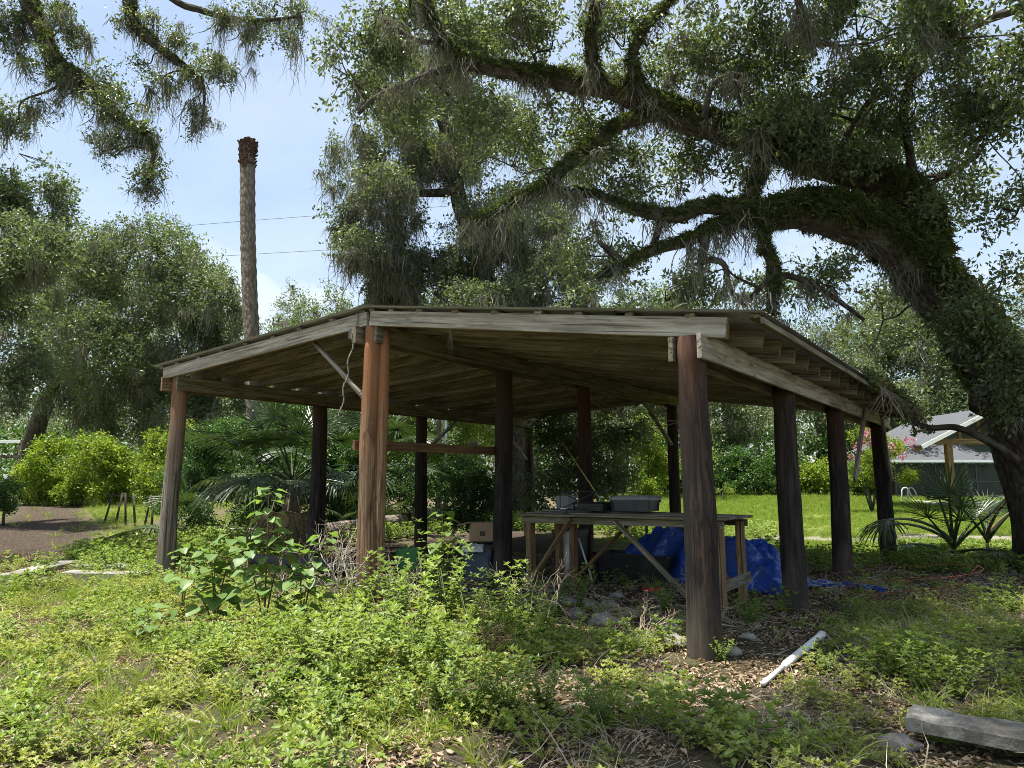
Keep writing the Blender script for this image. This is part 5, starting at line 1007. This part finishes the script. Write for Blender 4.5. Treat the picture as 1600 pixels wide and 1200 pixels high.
MB().beam(cc + dn_ * sgn * .172 - dz_ * .04 - UP * .02, cc + dn_ * sgn * .172 + dz_ * .05 - UP * .02, .003, .08).build('printed_mark', M['ink'], cb)
tub('planter_box', gp(640, 893), .42, .36, .40, .85, 'green_plastic', RZ + .5, 'green plastic planter behind the bushy weeds', 'planter')
pp0 = onground(*D(395, 880, 13.3)[:2], .14); pp1 = onground(*D(590, 880, 12.3)[:2], .14)
cp = empty('drain_pipe', (pp0 + pp1) / 2 - UP * .14, 'black corrugated drain pipe lying inside the barn front', 'pipe'); MB().tube([pp0 + (pp1 - pp0) * q for q in np.linspace(0, 1, 60)], [.135 + (.012 if i % 2 else -.006) for i in range(60)], 16).build('body', M['black_plastic'], cp, True)
tag(MB().box(gp(1020, 925, .03), .26, .12, .05, .3).build('red_lid', M['red_plastic'], None), 'small red plastic lid lying on the barn floor', 'lid')
tag(MB().grid(lambda u, v: tuple(gp(733, 925) + np.array([-.1 + .2 * u, -.07 + .14 * v, .02 + .06 * abs(mnoise.noise(Vector((u * 3, v * 3, 9))))])), 8, 6).build('paper_scrap', M['cloth'], None, True), 'white crumpled scrap on the floor before the blue bin', 'scrap')
# stones along the barn edge
def rock(p, r, label, group=None, mat='stone', flat=.55):
    mb = MB(); sd_ = random.uniform(0, 50); n, m_ = 14, 9; vs_ = []
    for j in range(m_ + 1):
        th = math.pi * j / m_
        for i in range(n):
            a = 2 * math.pi * i / n; d = np.array([math.sin(th) * math.cos(a), math.sin(th) * math.sin(a), math.cos(th)]); q = 1 + .35 * mnoise.noise(Vector(d * 1.4 + sd_)) + .15 * mnoise.noise(Vector(d * 4 + sd_)); vs_.append(p + d * np.array([r, r * .75, r * flat]) * q)
    fs_ = [(j*n + i, j*n + (i+1) % n, (j+1)*n + (i+1) % n, (j+1)*n + i) for j in range(m_) for i in range(n)]; mb.add(vs_, fs_); o = mb.build('rock', M[mat], None, True, origin=p); return tag(o, label, 'rock', group)
for (u, v, r) in [(885, 945, .16), (915, 950, .18), (950, 952, .15), (965, 935, .12), (900, 965, .13), (940, 975, .17), (1040, 990, .18), (1055, 1010, .15), (1010, 1005, .14), (985, 965, .12), (860, 950, .12), (1168, 1000, .09), (1145, 1025, .10)]:
    rock(gp(u, v, .02), r, 'grey weathered stone half sunk at the barn edge', 'stones at the barn edge')
# ------------------------------------------------------------------ things lying in the yard
q0 = gp(1192, 1077, .035); q1 = gp(1285, 1000, .05); dq = nrm(q1 - q0); pv = empty('plastic_pipe', (q0 + q1) / 2, 'white plastic pipe with a narrower end lying in the shaded weeds', 'pipe')
L_ = np.linalg.norm(q1 - q0); MB().tube([q0, q0 + dq * L_ * .28], .020, 14).build('narrow_end', M['pvc'], pv, True); MB().tube([q0 + dq * L_ * .29, q0 + dq * L_ * .33, q1 - dq * .1, q1 - dq * .09, q1], [.024, .034, .034, .04, .04], 16).build('body', M['pvc'], pv, True)
# concrete plank: broken top edge, propped clear of the soil
k0 = gp(1418, 1170); dd_ = nrm(np.array([.80, -.60, 0])); nn_ = np.array([.60, .80, 0]); mb = MB(); vs_ = []; fs_ = []; nu = 40
for i in range(nu + 1):
    q = i / nu * 1.9; base_ = k0 + dd_ * q + UP * (.10 - .015 * q); e1 = .012 * mnoise.noise(Vector((q * 9, 1, 0))); e2 = .02 * mnoise.noise(Vector((q * 5, 4, 0)))
    for (a, z) in ((0, 0), (0 + e1 * .5, .070 + e1), (.05 + e2, .084 + e2 * .8), (.17, .082 + e1 * 1.5), (.32 + e2, .076 + e2), (.33, 0)): vs_.append(base_ + nn_ * a + UP * z)
fs_ = [(i*6 + k, (i+1)*6 + k, (i+1)*6 + (k+1) % 6, i*6 + (k+1) % 6) for i in range(nu) for k in range(6)] + [tuple(range(6)), tuple(nu * 6 + k for k in range(5, -1, -1))]
mb.add(vs_, fs_); pk = mb.build('concrete_plank', M['concrete'], None, False, origin=k0); tag(pk, 'broken concrete plank propped off the soil in the yard corner', 'concrete plank')
rock(k0 + dd_ * .9 + nn_ * .16 + UP * .03, .10, 'stone wedged under the concrete plank', None, 'stone', .6); rock(gp(1405, 1170, .02), .13, 'flat grey stone lying before the end of the concrete plank', None, 'stone', .4)
# rotten log stub, board offcut
lo = gp(428, 1072, .07); lb_ = empty('rotten_log', lo - UP * .07, 'short rotten log with a brown broken end among the weeds', 'log'); dv = np.array([.55, .75, .05]); MB().tube([lo, lo + dv * .12, lo + dv * .3, lo + dv * .5], [.075, .085, .08, .06], 14, True, .35, 4).build('bark', M['bark'], lb_, True)
MB().tube([lo - dv * .004, lo - dv * .012], [.06, .05], 12, True, .3, 2).build('broken_end', M['wood_tan'], lb_)
tag(MB().beam(gp(975, 1098, .02), gp(1012, 1108, .03), .10, .045, (0, 0, 1), .003).build('board_offcut', M['wood_gray'], None), 'short mossy board offcut half buried in weeds', 'board')
# concrete edging left of the barn
for (a, b_, lab) in [((118, 893), (250, 893), 'long pale concrete edging strip ending at the grey corner post'), ((105, 905), (232, 906), 'nearer pale concrete edging strip crossing the sunny weeds'), ((0, 912), (110, 886), 'concrete edging strip running along the dirt track')]:
    p, q = gp(*a, .05), gp(*b_, .05); tag(MB().beam(p, q, .34, .14, (0, 0, 1), .008).build('concrete_edging', M['concrete'], None), lab, 'edging')
# red wire cage in the shade
cg = empty('wire_cage', gp(1425, 950), 'collapsed rusty red wire cage lying in the weeds', 'wire cage'); c0 = gp(1415, 945)
for k in range(3):
    r = .34 + .16 * k; z = .10 + .15 * k; P = [c0 + np.array([math.cos(a) * r * 1.5, math.sin(a) * r * .9, z + .08 * math.cos(a)]) for a in np.linspace(0, 6.283, 28)]; MB().tube(P, .0045, 5, False).build('hoop', M['rust'], cg, True)
for a in np.linspace(0, 6.283, 6)[:-1]: MB().tube([c0 + np.array([math.cos(a) * .5, math.sin(a) * .3, -.02]), c0 + np.array([math.cos(a) * .99, math.sin(a) * .6, .42 + .08 * math.cos(a)])], .0045, 5).build('leg', M['rust'], cg, True)
for (u0, v0, u1, v1, r, lab) in [(1330, 908, 1420, 893, .025, 'fallen grey branch on the litter beside the reddish eave post'), (1505, 908, 1590, 903, .03, 'fallen straight branch at the foot of the great oak'), (1370, 890, 1455, 892, .025, 'fallen branch on the red-brown litter'), (1450, 915, 1600, 925, .02, 'long thin fallen branch near the wire cage')]:
    p, q = gp(u0, v0, .03), gp(u1, v1, .05); tag(MB().tube(smooth_path([p, p + (q - p) * .4 + rng.normal(0, .04, 3) * [1, 1, .3], q], 9), np.linspace(r, r * .5, 9), 7, True, .2).build('fallen_branch', M['bark_far'], None, True), lab, 'branch')
# ------------------------------------------------------------------ on and about the roof
fr = W(.45, .55, rb(.55) + RH + PH + .035); fe = empty('roof_fern', fr, 'clump of green fern growing on the metal roof edge', 'fern'); Q = fr + rng.normal(0, 1, (26, 3)) * np.array([.22, .12, .015]); scatter('fronds', 'fern', FERN, Q, rand_rot(26, .3), rng.uniform(.7, 1.3, 26), fe)
f2 = W(1.2, 3.0, rb(3.0) + RH + PH + .04); le = empty('roof_litter', f2, 'drift of leaves and twigs lying on the metal roof', 'leaf litter'); Q = f2 + rng.normal(0, 1, (60, 1)) * BX * .7 + rng.normal(0, 1, (60, 1)) * AX * .3; Q[:, 2] = [rb((p - R0) @ BX) + RH + PH + .035 for p in Q]; scatter('litter', 'dryl', DRYL, Q, rand_rot(60, .1), rng.uniform(.6, 1.1, 60), le); le['kind'] = 'stuff'
mh = D(706, 487, 8.55); me_ = empty('moss_strand', mh, 'single thin strand of moss hanging from the pale gable board', 'moss'); scatter('strand', 'moss', MOSS, np.array([mh, mh - UP * .12, mh - UP * .25]), rand_rot(3, .03), np.array([[.16, .16, .5], [.12, .12, .42], [.1, .1, .36]]), me_)
ch0 = W(-.09, 4.62, rb(4.44) + .17); ch = empty('hanging_chain', ch0, 'thin chain hanging down beside the gable post', 'chain'); mb = MB()
P = [ch0 + np.array([.02 * math.sin(i * .9) - .012 * i * .6, 0, -i * .052]) for i in range(27)]
for i in range(26): mb.tube([P[i] + UP * .012, P[i + 1] - UP * .006], .008 if i % 2 else .011, 5)
mb.build('links', M['cable'], ch, False, 'stuff')
def cable(name, pts, r, label, mat='cable'): return tag(MB().tube(smooth_path(pts, 18), r, 6, False).build(name, M[mat], None, True), label, 'cable')
a_ = W(5.64, 4.28, 3.25); b_ = W(9.94, 4.30, 3.05); cable('power_cable', [a_, a_ + (b_ - a_) * .4 - UP * .22, b_], .011, 'upper grey cable slung between two ridge posts'); cable('power_cable', [a_ - UP * .1, a_ + (b_ - a_) * .5 - UP * .42, b_ - UP * .03], .009, 'lower grey cable sagging between two ridge posts')
cable('power_cable', [b_ - UP * .03, b_ + np.array([-.03, 0, -.9]), b_ + np.array([-.02, 0, -1.8])], .008, 'dark cable running down the rear ridge post', 'wire')
a_ = D(945, 790, 12.4); b_ = D(878, 690, 14.2); tag(MB().tube([a_, b_], [.014, .011], 8).build('bamboo_cane', M['yellow_rope'], None, True), 'long yellow cane leaning behind the ridge post', 'cane')
# vines over the far eave
ve = empty('eave_vine', W(7.6, -.7, 3.1), 'tangled creeper smothering the eave beside the great oak', 'vine'); mb = MB(); VP = []
for k in range(46):
    s0 = rng.uniform(5.0, 10.4); b0_ = rng.uniform(-.85, .3); P = []
    for i in range(9):
        s = s0 + (i - 4) * rng.uniform(.08, .25); bb = b0_ + rng.normal(0, .12); z = rb(bb) + RH + PH + .05 + abs(rng.normal(0, .07)) - (max(0, -.72 - bb) * 2.2); P.append(W(s, bb, z)); VP.append(P[-1])
    mb.tube(smooth_path(P, 18), rng.uniform(.008, .017), 5, False)
for k in range(60):
    p = W(rng.uniform(5, 10.4), -.78, rb(-.75) + RH + .02); mb.tube(smooth_path([p, p + np.array([.08, -.05, -.12]), p + np.array([rng.normal(0, .12), rng.normal(0, .1), -rng.uniform(.2, .5)])], 8), .006, 5, False); VP.append(p)
mb.build('stems', M['vine_stem'], ve, True, 'stuff'); VP = np.array(VP); scatter('leaves', 'ivy', IVY, VP, rand_rot(len(VP), .4), rng.uniform(.35, .8, len(VP)) , ve)
Q = VP[rng.random(len(VP)) < .3]; scatter('litter', 'dryl', DRYL, Q, rand_rot(len(Q), .3), rng.uniform(.7, 1.2, len(Q)), ve)
# ------------------------------------------------------------------ poles and wires behind
def pole(name, u, v0, v1, d, r, mat, label, cat='pole'):
    b_ = onground(*D(u, v0, d)[:2]); t_ = D(u, v1, d); return tag(MB().tube([b_ - UP * .2, (b_ + t_) / 2, t_], [r, r * .95, r * .9], 12).build(name, M[mat], None, True), label, cat)
pole('wooden_pole', 686, 790, 560, 26, .10, 'wood_gray', 'slim grey wooden pole standing behind the barn'); pole('metal_pole', 697, 790, 560, 25.6, .06, 'steel', 'shiny thin metal pole beside the wooden one')
ub = onground(*D(446, 700, 46)[:2]); ut = D(446, 498, 46); up_ = empty('utility_pole', ub, 'utility pole top with cross arm and insulators above the roof slope', 'utility pole'); MB().tube([ub - UP * .2, ut], [.17, .13], 12).build('post', M['bark_far'], up_, True)
arm_ = MB().beam(ut + np.array([-.85, 0, -.35]), ut + np.array([.2, 0, -.35]), .1, .12).build('cross_arm', M['wood_gray'], up_)
for dx in (-.8, -.45): MB().tube([ut + np.array([dx, 0, -.3]), ut + np.array([dx, 0, .02])], .04, 8).build('insulator', M['wire'], arm_)
cable('overhead_wire', [D(120, 372, 46), D(300, 352, 46), D(700, 322, 46)], .013, 'upper overhead wire crossing behind the headless palm', 'wire'); cable('overhead_wire', [D(120, 418, 46), D(300, 403, 46), D(700, 380, 46)], .013, 'lower overhead wire crossing behind the headless palm', 'wire')
# old fence, far shelter
fn = empty('wire_fence', gp(200, 785), 'old wire fence with leaning grey posts below the yellow-green hedge', 'fence'); tops = []
for k, u in enumerate((165, 183, 200, 215, 228, 240)):
    b_ = onground(*D(u, 775, 25 - k * .5)[:2]); t_ = b_ + np.array([rng.normal(0, .1) + (.18 if k == 0 else 0), 0, 1.05]); tops.append(t_); MB().tube([b_ - UP * .1, t_], [.04, .03], 8, True, .2).build('post', M['bark_far'], fn, True)
for z in (.1, .4, .7): MB().tube([t_ - UP * z for t_ in tops], .006, 4, False).build('wire', M['wire'], fn)
gr = onground(*D(-10, 740, 36)[:2]); gt = empty('track_gate', gr, 'pale horizontal gate rail on dark posts at the end of the track', 'gate'); zt = D(10, 690, 36)[2]; gx = D(32, 690, 36)[0]
for z in (zt, zt - .75): MB().beam((gr[0] - 3, gr[1], z), (gx, gr[1], z), .06, .15, (0, 0, 1), .004).build('rail', M['white_paint'] if z == zt else M['bark_far'], gt)
for x_ in (gr[0] - 2.8, gx - 1.6, gx - .1): MB().tube([(x_, gr[1] + .12, gr[2] - .2), (x_, gr[1] + .12, zt - .02)], .08, 8).build('post', M['bark_far'], gt, True)
# ------------------------------------------------------------------ pool, screen house and porch
pg = gp(1475, 790); PD = pg[1]; zp = float(gz(pg[0], PD))
dk = tag(MB().box((pg[0] + 4.2, PD + 1.6, zp + .02), 11, 5.6, .12).build('pool_deck', M['concrete'], None), 'pale concrete deck around the swimming pool', 'deck', None, 'structure')
wt = tag(MB().box((pg[0] + 4.8, PD + 1.5, zp + .06), 9, 3.6, .06).build('pool_water', M['water'], None), 'turquoise water of the swimming pool', 'water', None, 'structure')
cp_ = empty('pool_coping', (pg[0] + 4.8, PD - .35, zp), 'raised pale coping along the edge of the pool', 'coping')
MB().box((pg[0] + 4.8, PD - .42, zp + .11), 9.4, .3, .1).build('edge', M['white_paint'], cp_); MB().box((pg[0] + .15, PD + 1.5, zp + .11), .3, 3.9, .1).build('edge', M['white_paint'], cp_)
ld = empty('pool_ladder', D(1428, 790, PD + .1), 'curved white handrail at the corner of the pool', 'handrail'); lb0 = D(1420, 790, PD + .1); lb0[2] = zp
for o_ in (0, .5): MB().tube(smooth_path([lb0 + np.array([0, o_, 0]), lb0 + np.array([.0, o_, .65]), lb0 + np.array([.14, o_, .82]), lb0 + np.array([.32, o_, .7]), lb0 + np.array([.45, o_, .35])], 20), .035, 8).build('rail', M['white_paint'], ld, True)
def fr_(p, q, w=.08): return MB().beam(p, q, w, w, (0, 1, .01))
SD = PD + 5.2; sx0 = D(1402, 790, SD)[0]; sx1 = sx0 + 11; zb = float(gz(sx0, SD)); ztp = D(1450, 722, SD)[2]
hs = empty('screen_house', (sx0, SD, zb), 'screened pool enclosure with grey shingle roof', 'building')
nb_ = 5
for k in range(nb_):
    xa = sx0 + (sx1 - sx0) * k / nb_; xb = sx0 + (sx1 - sx0) * (k + 1) / nb_
    MB().beam((xa + .05, SD, (zb + ztp) / 2), (xb - .05, SD, (zb + ztp) / 2), .01, ztp - zb - .1).build('screen_panel', M['screen'], hs)
    fr_((xa, SD, zb), (xa, SD, ztp)).build('frame_post', M['frame_dark'], hs)
MB().beam((sx0 - .05, SD - .002, zb + .95), (sx1, SD - .002, zb + .95), .05, .06).build('frame_rail', M['frame_dark'], hs); MB().beam((sx0 - .05, SD - .003, ztp), (sx1, SD - .003, ztp), .09, .12).build('frame_rail', M['frame_dark'], hs)
MB().beam((sx0, SD + .05, (zb + ztp) / 2), (sx0, SD + 5, (zb + ztp) / 2), .01, ztp - zb - .1).build('screen_panel', M['screen'], hs)
MB().beam((sx0, SD + 5, (zb + ztp) / 2), (sx1, SD + 5, (zb + ztp) / 2), .12, ztp - zb).build('back_wall', M['gray_plastic'], hs)
zr_ = D(1500, 692, SD)[2] + .2; mb = MB(); mb.add([(sx0 - .45, SD - .45, ztp + .08), (sx1 + .4, SD - .45, ztp + .08), (sx1 + .4, SD + 5.4, ztp + .08), (sx0 - .45, SD + 5.4, ztp + .08), (sx0 + 2.4, SD + 2.4, zr_ + .3), (sx1 - 2, SD + 2.4, zr_ + .3)], [(0, 1, 5, 4), (1, 2, 5), (2, 3, 4, 5), (3, 0, 4), (3, 2, 1, 0)]); mb.build('roof', M['shingle'], hs)
MB().beam((sx0 - .45, SD - .47, ztp + .03), (sx1 + .4, SD - .47, ztp + .03), .03, .12).build('fascia', M['white_paint'], hs)
# porch gable in front of the pool
pq = gp(1490, 803); PY = pq[1]; zq = float(gz(pq[0], PY)); po = empty('porch_roof', pq, 'timber porch gable with white roof edge on square posts', 'porch')
zbm = D(1490, 690, PY)[2]; xr = D(1645, 690, PY)[0]
MB().beam((pq[0], PY, zq - .1), (pq[0], PY, zbm - .12), .24, .24, (0, 1, 0)).build('post', M['wood_tan'], po); MB().beam((xr + 1, PY, zq - .1), (xr + 1, PY, zbm - .12), .24, .24, (0, 1, 0)).build('post', M['wood_tan'], po)
MB().beam((D(1455, 690, PY)[0], PY, zbm), (xr + 2, PY, zbm), .12, .24).build('beam', M['wood_tan'], po)
e0 = D(1440, 697, PY - .5); e1 = D(1556, 637, PY - .5); e2 = 2 * e1 - e0; e2[2] = e0[2]
for (a, c) in ((e0, e1), (e1, e2)):
    a, c = np.array(a), np.array(c)
    mb = MB(); mb.add([a, c, c + np.array([0, 6, 0]), a + np.array([0, 6, 0]), a + UP * .05, c + UP * .05, c + np.array([0, 6, .05]), a + np.array([0, 6, .05])], [(3, 2, 1, 0), (4, 5, 6, 7), (0, 1, 5, 4), (2, 3, 7, 6), (1, 2, 6, 5), (3, 0, 4, 7)]); mb.build('roof_slope', M['shingle'], po)
    MB().beam(a - np.array([0, .03, .04]), c - np.array([0, .03, .04]), .03, .16).build('barge_board', M['white_paint'], po)
    MB().beam(a + np.array([0, .5, -.16]), c + np.array([0, .5, -.16]), .06, .16).build('rafter', M['wood_tan'], po)
for q in (.35, .6, .85): p = np.array(e0) + (np.array(e1) - np.array(e0)) * q; MB().beam((p[0], PY, zbm + .12), (p[0], PY, p[2] - .1), .1, .1, (0, 1, 0)).build('strut', M['wood_tan'], po)
MB().beam((D(1552, 780, PY + 3)[0], PY + 3, zq + .62), (D(1600, 780, PY + 3)[0], PY + 3, zq + .62), .7, .06).build('bench_seat', M['white_paint'], None)
bs = [o for o in COL.objects if o.name == 'bench_seat'][0]; bx_ = np.array(bs.location); bpos = onground(D(1575, 780, PY + 3)[0], PY + 3)
be = empty('patio_table', bpos, 'low white patio table under the porch roof', 'table'); bs.name = 'table_top'; bs.parent = be; bs.location = tuple(-bpos)
for dx in (-.5, .5):
    for dy in (-.28, .28): MB().beam(bpos + np.array([dx, dy, 0]), bpos + np.array([dx, dy, zq + .60 - bpos[2]]), .05, .05, (0, 1, 0)).build('leg', M['white_paint'], be)
